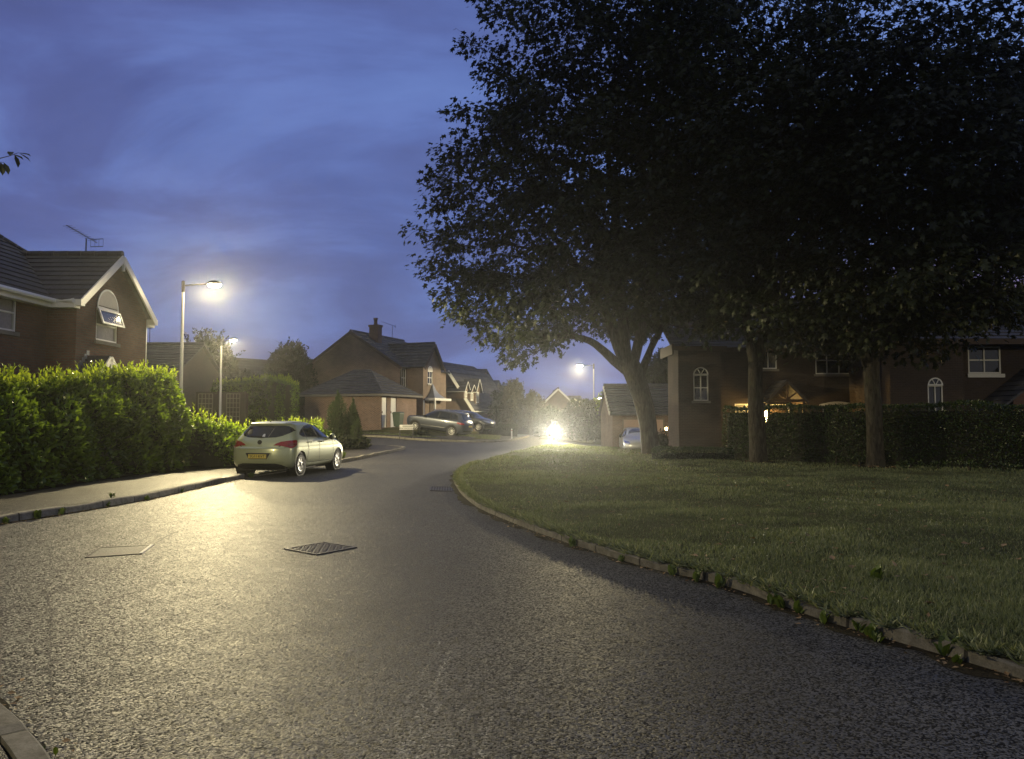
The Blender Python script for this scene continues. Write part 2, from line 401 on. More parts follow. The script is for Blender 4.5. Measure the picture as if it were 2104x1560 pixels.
# kerb edge of the left pavement (dropped where the car stands), as a function of y
KL = [(7.0, -14.0), (7.6, -10.6), (8.6, -8.9), (9.8, -8.15), (11.7, -7.65), (14.8, -7.12), (18.6, -7.10), (20.9, -7.0), (24.5, -6.5), (28.5, -5.98), (35, -5.62), (39.2, -5.45), (40.4, -5.62), (41.2, -6.2), (43, -8.2), (46.5, -13.2), (50, -20)]
def kl(y): return lerp_table(KL, y)
def lift(y):  # height of pavement above the road: dropped crossing beside the car
    if 20.75 < y < 27.6: return 0.03
    return 0.115
def sweep_kerb(name, path, inside, hf, mat='kerb', rough=1.0):
    """path: road-side edge points; inside: +1 kerb body to the left of travel, -1 to the right"""
    prof = [(0, -0.06), (0.004, 0.85), (0.02, 1.0), (0.125, 1.03), (0.125, -0.06)]
    vs, fs, us = [], [], []
    s = 0.0
    for i, p in enumerate(path):
        d = (path[min(i + 1, len(path) - 1)] - path[max(i - 1, 0)]); d = V((d.x, d.y, 0)).normalized()
        nrm = V((-d.y, d.x, 0)) * inside
        if i: s += (p - path[i - 1]).length
        h = hf(p.x, p.y); z0 = terrain(p.x, p.y)
        k_ = int(s / .914); wob = rough * (0.006 * math.sin(k_ * 5.3) + 0.004 * math.sin(s * 2.3)); h *= 1 + rough * .09 * math.sin(k_ * 2.7)
        for o, t in prof:
            q = p + nrm * (o + (wob if t > 0 else 0)); vs.append((q.x, q.y, z0 + (t * h if t > 0 else t))); us.append((s, o + t * h))
    k = len(prof)
    for i in range(len(path) - 1):
        for j in range(k - 1):
            a = i * k + j
            fs.append((a, a + 1, a + k + 1, a + k) if inside < 0 else (a, a + k, a + k + 1, a + 1))
    fs.append(tuple(range(k))); fs.append(tuple((len(path) - 1) * k + j for j in range(k)))
    me = bpy.data.meshes.new(name); me.from_pydata(vs, [], fs); me.update()
    uv = me.uv_layers.new(name='UVMap').data
    for l in me.loops: uv[l.index].uv = us[l.vertex_index]
    return tag(link(name, me, M[mat]), kind='structure')
pl = catmull([V((x, y, 0)) for y, x in KL], 0.35)
sweep_kerb('kerb', [p for p in pl if p.y < 20.8], 1, lambda x, y: 0.118)
sweep_kerb('kerb', [p for p in pl if 20.7 < p.y < 27.7], 1, lambda x, y: 0.03)
sweep_kerb('kerb', [p for p in pl if p.y > 27.6], 1, lambda x, y: 0.118)

def left_inner(y): return lerp_table([(7, -16), (9, -9.72), (24, -9.7), (29, -9.0), (33, -7.9), (37, -7.35), (41, -7.3), (43, -9.8), (50, -22)], y)
for a, b in ((7.0, 20.75), (20.75, 27.6), (27.6, 50.0)):
    ys = list(np.linspace(a + 0.001, b - 0.001, int((b - a) / 0.4)))
    grid_sheet('pavement', lambda y: (kl(y) - 0.12, left_inner(y)), ys, lambda x, y: terrain(x, y) + lift(y) + 0.003 * math.sin(3 * x + y), M['pave'], 8)
def soil_z(x, y): return terrain(x, y) + 0.135 + (0.55 * ss(34, 46, y) * ss(-9, -14, x))
grid_sheet('garden_bed', lambda y: (left_inner(y) + 0.02, -45.0), list(np.linspace(7, 50, 60)), soil_z, M['soil'], 14)

# near corner of the side road at the photographer's left
pc = [G(-60, 1440), G(-20, 1462), G(8, 1485), G(42, 1516), G(84, 1562), G(120, 1620), G(150, 1700), G(170, 1800)]
pc = [V((p.x, p.y, 0)) for p in pc]
pc = [V((-5.5, pc[0].y + 1.0, 0)), V((-3.6, pc[0].y + 0.42, 0))] + pc + [V((pc[-1].x + 0.05, 1.0, 0)), V((pc[-1].x + 0.06, -6, 0))]
pcs = catmull(pc, 0.08)
sweep_kerb('kerb', pcs, -1, lambda x, y: 0.10, 'kerb_old', .5)
inn = [p + V((-0.12, -0.10, 0)) for p in pcs]
mb = MB(); mb.poly([(p.x, p.y, 0.101) for p in inn] + [(-9, -6, 0.101), (-9, inn[0].y - 0.1, 0.101)])
tag(mb.build('pavement', M['pave']), kind='structure')

# ---------------------------------------------------------------- lawn on the right
KR = [(-3.0, 7.2), (0.5, 5.3), (3.2, 3.75)] + sorted([(p.y, p.x) for p in (G(2104, 1400), G(1880, 1332), G(1700, 1280), G(1480, 1203), G(1340, 1170), G(1200, 1128), G(1090, 1090), G(1000, 1053), G(958, 1026), G(936, 1000), G(934, 985), G(945, 970), G(975, 956), G(1010, 946), G(1060, 932))]) + [(38.5, 0.95), (42.5, 2.0), (45.0, 3.1)]
def kr(y): return lerp_table(KR, y)
def lawn_z(x, y):
    return 0.098 + 0.05 * ss(23, 31, y) + 0.05 * noise.noise((x * 0.25, y * 0.25, 3)) * ss(0.3, 2.5, x - kr(y)) + min(0, terrain(x, y) * ss(38, 41, y))
pr = catmull([V((x, y, 0)) for y, x in KR], 0.25)
sweep_kerb('kerb', pr, -1, lambda x, y: 0.088, 'kerb_old', 2.2)
def lawn_x1(y): return 34.0 if y < 36.4 else lerp_table([(36.4, 5.6), (38.5, 4.9), (42, 4.0), (45, 3.4)], y)
prd = {}
def krs(y):  # smooth version of the kerb line
    i = min(range(len(pr)), key=lambda k: abs(pr[k].y - y)); return pr[i].x
ysl = list(np.linspace(-3, 36.35, 110))
grid_sheet('lawn', lambda y: (krs(y) + 0.11, 34.0), ysl, lawn_z, M['turf'], 44)
grid_sheet('lawn', lambda y: (krs(y) + 0.11, lawn_x1(y)), list(np.linspace(36.36, 45, 30)), lawn_z, M['turf'], 10)

# ---------------------------------------------------------------- far side: kerb, pavement, rising verge
KF = [(-34, 59.0), (-20, 54.8), (-10.2, 51.5), (-5.8, 48.2), (-3.2, 47.9), (-1.7, 48.4), (-0.7, 49.6), (0.1, 52.5), (0.6, 57), (1.5, 66)]
pf = catmull([V((x, y, 0)) for x, y in KF], 0.4)
sweep_kerb('kerb', pf, 1, lambda x, y: 0.12)
def kf(x): return lerp_table(KF, x)
def bank_h(x): return lerp_table([(-8.0, 0.95), (-6.6, 0.86), (-4.1, 0.45), (-1.5, 0.32), (1, 0.2)], x)
def bank_z(x, y):
    d = y - kf(x); t = terrain(x, y) + 0.122
    return t + max(0.0, bank_h(x) - t) * ss(1.2, 4.6, d)
def rows_from(path, name, d0, d1, n, mat):
    vs, fs = [], []
    for p in path:
        for k in range(n + 1):
            d = d0 + (d1 - d0) * (k / n) ** 1.4; x = p.x - 0.10 * d * (1 if p.x > -1 else 0); y = p.y + d
            vs.append((x, y, bank_z(x, y) if d > 1.0 else terrain(x, y) + 0.122))
    for i in range(len(path) - 1):
        for k in range(n):
            a = i * (n + 1) + k; fs.append((a, a + n + 1, a + n + 2, a + 1))
    return tag(np_mesh(name, np.array(vs), np.array(fs), mat, None, None, True, 4), kind='structure')
pfl = [p for p in pf if p.x < -0.75]
rows_from(pfl, 'pavement', 0.12, 1.3, 3, M['pave'])
rows_from(pfl, 'verge', 1.3, 26, 22, M['turf_dry'])
mb = MB()  # drive where the estate car stands
for k in range(10):
    t0, t1 = k / 10, (k + 1) / 10
    def dp(t, s):
        x = -2.6 + (-9.0 + 2.6) * t + s * 0.3; y = 49.4 + (54.4 - 49.4) * t + s * 1.4; return (x, y, bank_z(x, y) + 0.02)
    mb.poly([dp(t0, -1), dp(t1, -1), dp(t1, 1), dp(t0, 1)])
tag(mb.build('driveway', M['pave'], smooth=True), kind='structure')
pg = catmull([V((1.6, 55.5, 0)), V((3.0, 54.0, 0)), V((6, 54.5, 0)), V((12, 57, 0))], 0.4)
grid_sheet('verge', lambda y: (1.9 + 0.05 * (y - 55), 30), list(np.linspace(55, 90, 30)), lambda x, y: terrain(x, y) + 0.1, M['turf'], 12)
grid_sheet('driveway', lambda y: (lawn_x1(y) + 0.05, 22), list(np.linspace(36.5, 55, 40)), lambda x, y: terrain(x, y) + 0.012, M['pave'], 12)

# bare earth around the feet of the lawn trees
TREE_FEET = [(P(1337, 922, 31.5).x, 31.5, .75), (P(1559, 948, 26.2).x, 26.2, .62), (P(1799, 958, 24.0).x, 24.0, .62)]
for tx, ty, tr in TREE_FEET:
    m_ = MB(); rim = [(tx + math.cos(a * .2618) * tr * (1 + .35 * noise.noise((math.cos(a * .2618) * 1.5 + tx, math.sin(a * .2618) * 1.5, ty))), ty + math.sin(a * .2618) * tr * (1 + .35 * noise.noise((math.cos(a * .2618) * 1.5 + tx, math.sin(a * .2618) * 1.5, ty)))) for a in range(24)]
    for (ax, ay), (bx, by) in zip(rim, rim[1:] + rim[:1]): m_.poly([(tx, ty, lawn_z(tx, ty) + .03), (ax, ay, lawn_z(ax, ay) + .004), (bx, by, lawn_z(bx, by) + .004)])
    tag(m_.build('bare_soil', M['soil'], smooth=True), kind='structure')
# ---------------------------------------------------------------- grass blades (one uncountable mass)
def blades(n, y0, y1, hgt, wid, seed):
    r = np.random.default_rng(seed)
    y = y0 + (y1 - y0) * r.random(n); pos = []
    for yy in y:
        x0 = krs(yy) + 0.13; x1 = min(lawn_x1(yy), yy * 0.78 + 3.4)
        x1 = max(x1, x0 + 0.2)
        x = x0 + (x1 - x0) * r.random()
        while any((x - tx) ** 2 + (yy - ty) ** 2 < (tr * .9) ** 2 for tx, ty, tr in TREE_FEET): x = x0 + (x1 - x0) * r.random()
        pos.append((x, yy, lawn_z(x, yy) - 0.004))
    pos = np.array(pos)
    cl = np.array([noise.noise((p[0] * 1.3, p[1] * 1.3, 0.5)) for p in pos]); cl2 = np.array([noise.noise((p[0] * 0.45, p[1] * 0.45, 7.5)) for p in pos])
    d = np.stack([r.normal(0, .45, n), r.normal(0, .45, n), np.ones(n)], 1)
    h = hgt * (0.55 + 0.75 * r.random(n)) * (1 + 0.55 * cl + 0.4 * cl2)
    tint = np.clip(0.35 + 0.35 * cl2 + 0.3 * cl + r.normal(0, .14, n), 0, 0.78)
    dry = r.random(n) < 0.10; tint[dry] = 0.85 + 0.15 * r.random(dry.sum())
    tv = T_BLADE[0].copy(); tv[:, 0] *= wid
    return leaf_arrays(pos, d, rnd(n) * np.array([1, 1, .2]), h, (tv, T_BLADE[1]), tint)
def fringe(n):
    r = np.random.default_rng(33); y = 2.8 + 23.6 * r.random(n) ** 1.5; pos = np.array([(krs(q) + .10 + r.normal(.02, .05), q, lawn_z(krs(q) + .12, q) - .004) for q in y])
    tv = T_BLADE[0].copy(); tv[:, 0] *= 1.8
    tint = np.clip(r.normal(.55, .3, n), 0, 1)
    return leaf_arrays(pos, np.stack([r.normal(-.7, .5, n), r.normal(-.2, .6, n), np.full(n, .55)], 1), rnd(n), .05 + .07 * r.random(n), (tv, T_BLADE[1]), tint)
go = leaf_mesh('grass', [fringe(16000), blades(24000, 2.4, 4.4, 0.058, 1.2, 6), blades(92000, 4.4, 8.0, 0.058, 1.2, 1), blades(104000, 8.0, 13.5, 0.052, 1.8, 2), blades(84000, 13.5, 22, 0.05, 2.8, 3), blades(60000, 22, 36.3, 0.055, 4.2, 4), blades(6000, 36.3, 44, 0.075, 4, 5)], M['grass'])
tag(go, 'mown green grass covering the lawn beside the road', 'grass', kind='stuff')
def verge_blades(n):
    r = np.random.default_rng(21); x = -12 + 11.2 * r.random(n); pos = []
    for xx in x:
        yy = kf(xx) + 1.35 + 6.5 * r.random() ** 1.3; pos.append((xx, yy, bank_z(xx, yy)))
    pos = np.array(pos)
    keep = np.array([not (abs((p[1] - 49.4) - (p[0] + 2.6) * (5.0 / -6.4)) < 1.6) for p in pos]); pos = pos[keep]; n = len(pos)
    tv = T_BLADE[0].copy(); tv[:, 0] *= 5
    return leaf_arrays(pos, np.stack([r.normal(0, .4, n), r.normal(0, .4, n), np.ones(n)], 1), rnd(n), 0.05 + 0.06 * r.random(n), (tv, T_BLADE[1]), np.clip(r.normal(.6, .25, n), 0, 1))
tag(leaf_mesh('grass', [verge_blades(9000)], M['grass']), 'rough yellowing grass on the bank in front of the brick garage', 'grass', kind='stuff')

# ---------------------------------------------------------------- fallen leaves along the kerbs
def litter():
    pos, sz = [], []
    r = np.random.default_rng(9)
    for k in range(260):
        y = 4.4 + 8.5 * r.random() ** 1.4; x = krs(y) - abs(r.normal(0, .07)) - 0.02
        pos.append((x, y, 0.012)); sz.append(0.02 + 0.04 * r.random() ** 2)
    for k in range(90):
        y = 4.6 + 9 * r.random(); x = krs(y) + 0.1 + abs(r.normal(0, .5)); pos.append((x, y, lawn_z(x, y) + 0.03)); sz.append(0.03 + 0.04 * r.random())
    for k in range(420):
        y = 6 + 28 * r.random(); x = krs(y) + .3 + (min(30, y * .68) - krs(y)) * r.random(); pos.append((x, y, lawn_z(x, y) + 0.035)); sz.append(0.05 + 0.07 * r.random())
    for tx, ty, tr in TREE_FEET:
        for k in range(40): a = r.random() * 6.28; q = tr * (.5 + .9 * r.random()); pos.append((tx + math.cos(a) * q, ty + math.sin(a) * q, lawn_z(tx, ty) + .03)); sz.append(.06 + .08 * r.random())
    for k in range(330):
        p = pcs[int(r.random() * (len(pcs) - 1))]; q = p + V((abs(r.normal(0, .09)) + 0.01, abs(r.normal(0, .09)) + 0.01, 0))
        pos.append((q.x, q.y, 0.012)); sz.append(0.015 + 0.035 * r.random() ** 2)
    for k in range(260):
        y = 11 + 9.6 * r.random(); x = kl(y) + 0.02 + abs(r.normal(0, .07)); pos.append((x, y, 0.012)); sz.append(0.02 + 0.04 * r.random())
    n = len(pos)
    d = np.stack([r.normal(0, 1, n), r.normal(0, 1, n), r.normal(0, .15, n)], 1)
    nr = np.stack([r.normal(0, .25, n), r.normal(0, .25, n), np.ones(n)], 1)
    return leaf_arrays(np.array(pos), d, nr, np.array(sz), (T_SMALL[0] * np.array([1.2, 1, 1]), T_SMALL[1]), r.random(n))
tag(leaf_mesh('leaf_litter', [litter()], M['litter']), 'small dry leaves and debris lying along the foot of the kerbs', 'leaf litter', kind='stuff')

# dark silt gathered in the channel along the kerbs
def silt(path, sgn, w0, seed):
    m_ = MB(); rows = []
    for i, p in enumerate(path):
        d = path[min(i + 1, len(path) - 1)] - path[max(i - 1, 0)]; d = V((d.x, d.y, 0)).normalized(); nr = V((-d.y, d.x, 0)) * sgn
        w = max(.01, w0 * (.75 + 1.3 * noise.noise((p.x * 1.7 + seed, p.y * 1.7, 0)) + .5 * noise.noise((p.x * 7, p.y * 7, seed))))
        a = p - nr * .01; b = p + nr * w; z = terrain(p.x, p.y); rows.append((V((a.x, a.y, z + .009)), V((b.x, b.y, z + .003))))
    for (a, b), (c, e) in zip(rows, rows[1:]): m_.poly([a, b, e, c])
    return tag(m_.build('road_silt', M['soil'], smooth=True), kind='structure')
silt(catmull([p for p in pr if p.y < 24], .06), 1, .12, 2); silt(catmull([p for p in pl if 9 < p.y < 20.8], .06), -1, .08, 5); silt(catmull(pcs, .04), 1, .10, 8)
# old trench seams and cracks in the asphalt
def seam(pts, w, seed):
    m_ = MB(); p_ = catmull([G(*p) for p in pts], .05); prev = None
    for i, p in enumerate(p_):
        d = p_[min(i + 1, len(p_) - 1)] - p_[max(i - 1, 0)]; d = V((d.x, d.y, 0)).normalized(); nr = V((-d.y, d.x, 0))
        c = p + nr * (.03 * noise.noise((p.x * 5 + seed, p.y * 5, 0)) + .012 * noise.noise((p.x * 25, p.y * 25, seed))); ww = w * (.6 + .8 * abs(noise.noise((p.x * 9, p.y * 9, seed + 4))))
        cur = (V((c.x - nr.x * ww, c.y - nr.y * ww, terrain(c.x, c.y) + .0035)), V((c.x + nr.x * ww, c.y + nr.y * ww, terrain(c.x, c.y) + .0035)))
        if prev: m_.poly([prev[0], prev[1], cur[1], cur[0]])
        prev = cur
    return tag(m_.build('road_seam', M['tar'], smooth=True), kind='structure')
seam([(96, 1215), (104, 1290), (100, 1370), (108, 1450)], .006, 1); seam([(142, 1182), (168, 1150), (205, 1127)], .007, 2); seam([(205, 1190), (330, 1110), (365, 1092)], .009, 4); seam([(300, 1062), (360, 1058), (420, 1046)], .008, 6)
# ---------------------------------------------------------------- weeds at the kerbs, each one a plant
def weed(name, x, y, z, size, n, label, group, seed, tmpl=None, wide=0.17):
    r = np.random.default_rng(seed)
    t = empty(name, (x, y, z), label, 'weed', group)
    a = r.random(n) * 6.28; tilt = 0.12 + 0.55 * r.random(n) ** 1.4
    d = np.stack([np.cos(a) * tilt, np.sin(a) * tilt, np.ones(n)], 1)
    nr = np.stack([-np.cos(a), -np.sin(a), np.full(n, .6)], 1)
    pos = np.stack([x + r.normal(0, .018, n), y + r.normal(0, .018, n), np.full(n, z - 0.004)], 1)
    tv = T_LAUREL[0].copy(); tv[:, 0] *= wide / 0.17
    leaf_mesh('leaves', [leaf_arrays(pos, d, nr, size * (0.6 + 0.5 * r.random(n)), (tv, T_LAUREL[1]), np.clip(r.normal(.55, .22, n), 0, 1))], M['weed'], t)
    return t
ordn = ['nearest', 'second nearest', 'third nearest', 'fourth nearest', 'fifth nearest', 'sixth nearest', 'seventh nearest', 'eighth nearest', 'ninth nearest', 'tenth nearest', 'eleventh nearest', 'twelfth nearest']
wpx = [(2010, 1363, .09, 5), (1942, 1350, .17, 6), (1855, 1312, .12, 9), (1840, 1318, .10, 7), (1775, 1300, .13, 8), (1750, 1296, .12, 7), (1690, 1282, .13, 6), (1652, 1262, .15, 4), (1620, 1252, .12, 4), (1597, 1250, .14, 6), (1558, 1243, .15, 5), (1470, 1208, .16, 8)]
kinds = ['upright dock leaves', 'tall broad-leaved dandelion', 'leafy dandelion tuft', 'low dandelion tuft', 'spreading dandelion', 'small dandelion', 'two-leaved dandelion', 'thin upright dandelion', 'narrow seedling', 'forked dandelion', 'slender dandelion', 'bushy dandelion']
for k, (px, py, s, n) in enumerate(wpx):
    p = G(px, py); y = p.y; x = krs(y) - 0.035
    weed('weed', x, y, 0.002, s * .95, n, f'{kinds[k]} growing at the right kerb, {ordn[k]} of the row', 'weeds along the right kerb', 40 + k)
for k, (px, py, s, n) in enumerate([(1420, 1196, .13, 8), (1385, 1183, .12, 6), (1275, 1155, .10, 6), (1200, 1124, .13, 8)]):
    p = G(px, py); weed('weed', krs(p.y) - 0.03, p.y, 0.002, s, n, ['round clump of weed', 'ragged weed', 'low weed', 'pale weed where the kerb bends'][k] + f' at the right kerb, {["first", "second", "third", "fourth"][k]} past the dandelion row', 'weeds along the right kerb', 70 + k)
for k, (px, py, s, n) in enumerate([(35, 1076, .16, 14), (100, 1066, .2, 16), (170, 1058, .18, 12), (255, 1042, .15, 10), (330, 1028, .13, 8), (395, 1012, .13, 8), (508, 982, .2, 10)]):
    p = G(px, py); y = p.y; weed('weed', kl(y) + 0.05, y, 0.002, s * .8, n, ['green tuft at the left kerb beside the frame edge', 'thick tuft of green weed at the left kerb', 'spreading weed against the left kerb face', 'dark weed rooted in the left kerb joint', 'small weed halfway along the left kerb', 'thin weed on the left kerb near the parked car', 'green weed at the kerb end behind the pale car'][k], 'weeds along the left kerb', 90 + k)
p = G(230, 1024, .115); weed('weed', p.x, p.y, p.z, .13, 16, 'yellow-green grass tuft on the pavement by the tall hedge', 'weeds on the pavement', 120, wide=.06)
p = G(92, 1556); weed('weed', p.x, p.y, 0.002, .07, 3, 'small grass shoots among leaves at the near left corner', 'weeds at the near corner', 121, wide=.12)
p = G(1800, 1180, .16); weed('weed', p.x, p.y, lawn_z(p.x, p.y), .16, 12, 'broad green plantain patch in the lawn grass', 'weeds in the lawn', 122)
p = G(725, 944, .1); weed('weed', kl(p.y) - .1, p.y, .115, .3, 18, 'dry grass tuft on the kerb in front of the pale car', 'weeds along the left kerb', 123, wide=.05)

# ---------------------------------------------------------------- ironwork in the road
mc = [G(583, 1129), G(650, 1141.5), G(734, 1126), G(662, 1113)]
ctr = sum(mc, V()) / 4
t = empty('manhole_cover', (ctr.x, ctr.y, 0), 'square iron manhole cover with raised ribs set cornerwise in the road', 'manhole cover')
ex = (mc[2] - mc[1]); ey = (mc[0] - mc[1]); ex.z = ey.z = 0
def mp(u, v, z): q = mc[1] + ex * u + ey * v; return V((q.x, q.y, z))
mb = MB()
for u0, u1, v0, v1 in ((0, 1, 0, .05), (0, 1, .95, 1), (0, .05, .05, .95), (.95, 1, .05, .95)):
    mb.hexa([mp(u0, v0, -.01), mp(u1, v0, -.01), mp(u1, v1, -.01), mp(u0, v1, -.01)], [mp(u0, v0, .014), mp(u1, v0, .014), mp(u1, v1, .014), mp(u0, v1, .014)])
mb.build('frame', M['iron'], t)
mb = MB(); mb.hexa([mp(.06, .06, -.01), mp(.94, .06, -.01), mp(.94, .94, -.01), mp(.06, .94, -.01)], [mp(.06, .06, .006), mp(.94, .06, .006), mp(.94, .94, .006), mp(.06, .94, .006)])
for i in range(9):
    for j in range(9):
        u, v = .09 + i * .092, .09 + j * .092
        a, b = (.08, .035) if (i + j) % 2 else (.035, .08)
        mb.hexa([mp(u, v, .006), mp(u + a, v, .006), mp(u + a, v + b, .006), mp(u, v + b, .006)], [mp(u + .005, v + .005, .0155), mp(u + a - .005, v + .005, .0155), mp(u + a - .005, v + b - .005, .0155), mp(u + .005, v + b - .005, .0155)])
mb.build('cover_plate', M['iron'], t)
ic = [G(174, 1147), G(292, 1139), G(316, 1120.5), G(205, 1126)]
ctr = sum(ic, V()) / 4
t = empty('inspection_cover', (ctr.x, ctr.y, 0), 'worn rectangular inspection cover flush in the bright road, one pale end', 'inspection cover')
mb = MB()
def ip(u, v, z):
    q = ic[0].lerp(ic[1], u).lerp(ic[3].lerp(ic[2], u), v); return V((q.x, q.y, z))
def islab(u0, u1, v0, v1, z): mb.hexa([ip(u0, v0, -.01), ip(u1, v0, -.01), ip(u1, v1, -.01), ip(u0, v1, -.01)], [ip(u0, v0, z), ip(u1, v0, z), ip(u1, v1, z), ip(u0, v1, z)])
for a in ((0, 1, 0, .05), (0, 1, .95, 1), (0, .03, .05, .95)): islab(*a, .007)
mb.build('frame', M['tar'], t)
mb = MB(); islab(.035, .93, .06, .94, .006)
mb.build('lid', M['lid'], t)
mb = MB(); islab(.94, 1.0, .03, .97, .014); mb.build('end_strip', M['pale'], t)
gc = [G(884, 1009), G(928, 1010), G(926, 1002), G(886, 1001.5)]; ctr = sum(gc, V()) / 4
t = empty('drain_grate', (ctr.x, ctr.y, 0), 'dark slotted drain grate in the road beside the lawn kerb tip', 'drain')
mb = MB(); L = (gc[1] - gc[0]); W = (gc[3] - gc[0])
mb.hexa([gc[0] + V((0, 0, -.02)), gc[1] + V((0, 0, -.02)), gc[2] + V((0, 0, -.02)), gc[3] + V((0, 0, -.02))], [gc[0] + V((0, 0, .004)), gc[1] + V((0, 0, .004)), gc[2] + V((0, 0, .004)), gc[3] + V((0, 0, .004))])
mb.build('pit', M['black'], t)
mb = MB()
for k in range(9):
    a = gc[0] + L * (k / 8); mb.bar(a + V((0, 0, .008)), a + W + V((0, 0, .008)), .025, .012)
mb.bar(gc[0] + V((0, 0, .009)), gc[1] + V((0, 0, .009)), .03, .014); mb.bar(gc[3] + V((0, 0, .009)), gc[2] + V((0, 0, .009)), .03, .014)
mb.build('grating', M['iron'], t)
# ================================================================ BUILDINGS
class Face:
    """a wall face from A to B (left to right seen from outside)"""
    def __init__(s, A, B):
        s.A = V((A[0], A[1], 0)); s.B = V((B[0], B[1], 0)); s.L = (s.B - s.A).length
        s.d = (s.B - s.A).normalized(); s.n = V((s.d.y, -s.d.x, 0))
    def p(s, u, z, o=0.0): q = s.A + s.d * u + s.n * o; return V((q.x, q.y, z))
    def slab(s, mb, u0, u1, z0, z1, o0, o1):
        mb.hexa([s.p(u0, z0, o1), s.p(u1, z0, o1), s.p(u1, z0, o0), s.p(u0, z0, o0)], [s.p(u0, z1, o1), s.p(u1, z1, o1), s.p(u1, z1, o0), s.p(u0, z1, o0)])
    def wall(s, mb, z0, z1, holes=(), rev=0.09):
        us = sorted({0.0, s.L, *[h[0] for h in holes], *[h[1] for h in holes]}); zs = sorted({z0, z1, *[h[2] for h in holes], *[h[3] for h in holes]})
        for u0, u1 in zip(us, us[1:]):
            for a, b in zip(zs, zs[1:]):
                um, zm = (u0 + u1) / 2, (a + b) / 2
                if any(h[0] < um < h[1] and h[2] < zm < h[3] for h in holes): continue
                mb.poly([s.p(u0, a), s.p(u1, a), s.p(u1, b), s.p(u0, b)])
        for h0, h1, a, b in holes:
            mb.poly([s.p(h0, a), s.p(h0, b), s.p(h0, b, -rev), s.p(h0, a, -rev)]); mb.poly([s.p(h1, b), s.p(h1, a), s.p(h1, a, -rev), s.p(h1, b, -rev)])
            mb.poly([s.p(h0, b), s.p(h1, b), s.p(h1, b, -rev), s.p(h0, b, -rev)]); mb.poly([s.p(h1, a), s.p(h0, a), s.p(h0, a, -rev), s.p(h1, a, -rev)])
    def window(s, parent, u0, u1, z0, z1, vs=(), hs=(), glass='glass', sill=True, fw=0.055, arch=False, mat='white', net=None, curtain=None):
        mb = MB(); o0, o1 = -0.085, -0.02
        s.slab(mb, u0, u1, z0, z0 + fw, o0, o1); s.slab(mb, u0, u1, z1 - fw, z1, o0, o1)
        s.slab(mb, u0, u0 + fw, z0 + fw, z1 - fw, o0, o1); s.slab(mb, u1 - fw, u1, z0 + fw, z1 - fw, o0, o1)
        for v in vs: s.slab(mb, u0 + v * (u1 - u0) - fw * .4, u0 + v * (u1 - u0) + fw * .4, z0 + fw, z1 - fw, o0, o1 - .004)
        for h in hs: s.slab(mb, u0 + fw, u1 - fw, z0 + h * (z1 - z0) - fw * .4, z0 + h * (z1 - z0) + fw * .4, o0, o1 - .008)
        if arch:  # semicircular head standing proud of the wall
            c = (u0 + u1) / 2; r = (u1 - u0) / 2; k = 14
            for i in range(k):
                a0, a1 = math.pi * i / k, math.pi * (i + 1) / k
                q = [s.p(c - math.cos(a) * rr, z1 + math.sin(a) * rr, .025) for a, rr in ((a0, r - fw), (a1, r - fw), (a1, r), (a0, r))]
                q0 = [v - s.n * .04 for v in q]; mb.hexa(q0, q)
            for a in ((1.05, 2.09) if arch == 'fan' else ()):
                mb.bar(s.p(c, z1, .02), s.p(c - math.cos(a) * (r - .03), z1 + math.sin(a) * (r - .03), .02), .03, .03)
            s.slab(mb, u0, u1, z1 - .02, z1 + .045, .0, .03)
        w = mb.build('window', M[mat], parent)
        g = MB()
        g.poly([s.p(u0 + .02, z0 + .02, -.062), s.p(u1 - .02, z0 + .02, -.062), s.p(u1 - .02, z1 - .02, -.062), s.p(u0 + .02, z1 - .02, -.062)])
        g.build('pane', M[glass], w)
        if arch == 'fan' or arch == 'panel':
            c = (u0 + u1) / 2; r = (u1 - u0) / 2 - (.02 if arch == 'fan' else .0)
            g = MB(); g.poly([s.p(c - r, z1, .012)] + [s.p(c - math.cos(math.pi * i / 16) * r, z1 + math.sin(math.pi * i / 16) * r, .012) for i in range(1, 16)] + [s.p(c + r, z1, .012)][::1])
            g.f[-1] = tuple(reversed(g.f[-1])); g.build('arch_panel', M['glass' if arch == 'fan' else 'cream'], w)
        if sill:
            mb = MB(); s.slab(mb, u0 - .09, u1 + .09, z0 - .11, z0 - .002, -.05, .06); mb.build('sill', M['stone'], w)
        return w

def slope(mb, e0, e1, r1, r0, course=0.33, th=0.03):
    e0, e1, r1, r0 = map(V, (e0, e1, r1, r0))
    n = (e1 - e0).cross(r0 - e0 if (r0 - e0).length > .01 else r1 - e0)
    if n.z < 0: n = -n
    n.normalize(); k = max(2, int(((r0 + r1) / 2 - (e0 + e1) / 2).length / course))
    for i in range(k):
        t0, t1 = i / k, (i + 1) / k
        a, b, c, d = e0.lerp(r0, t0), e1.lerp(r1, t0), e1.lerp(r1, t1), e0.lerp(r0, t1)
        a2, b2 = a + n * th, b + n * th
        mb.poly([a2, b2, c, d]); mb.poly([a, b, b2, a2])
        mb.poly([a, a2, d]); mb.poly([b, c, b2])
    mb.poly([p - n * .06 for p in (e0, r0, r1, e1)])
    for p, q in ((e0, e1), (e1, r1), (r0, e0)): mb.poly([p - n * .06, q - n * .06, q, p])
def ridge(mb, a, b, r=0.11):
    a, b = V(a), V(b); n = max(1, int((b - a).length / .4))
    for i in range(n):
        mb.tube([a.lerp(b, i / n), a.lerp(b, (i + .97) / n)], [r, r * .93], 8)

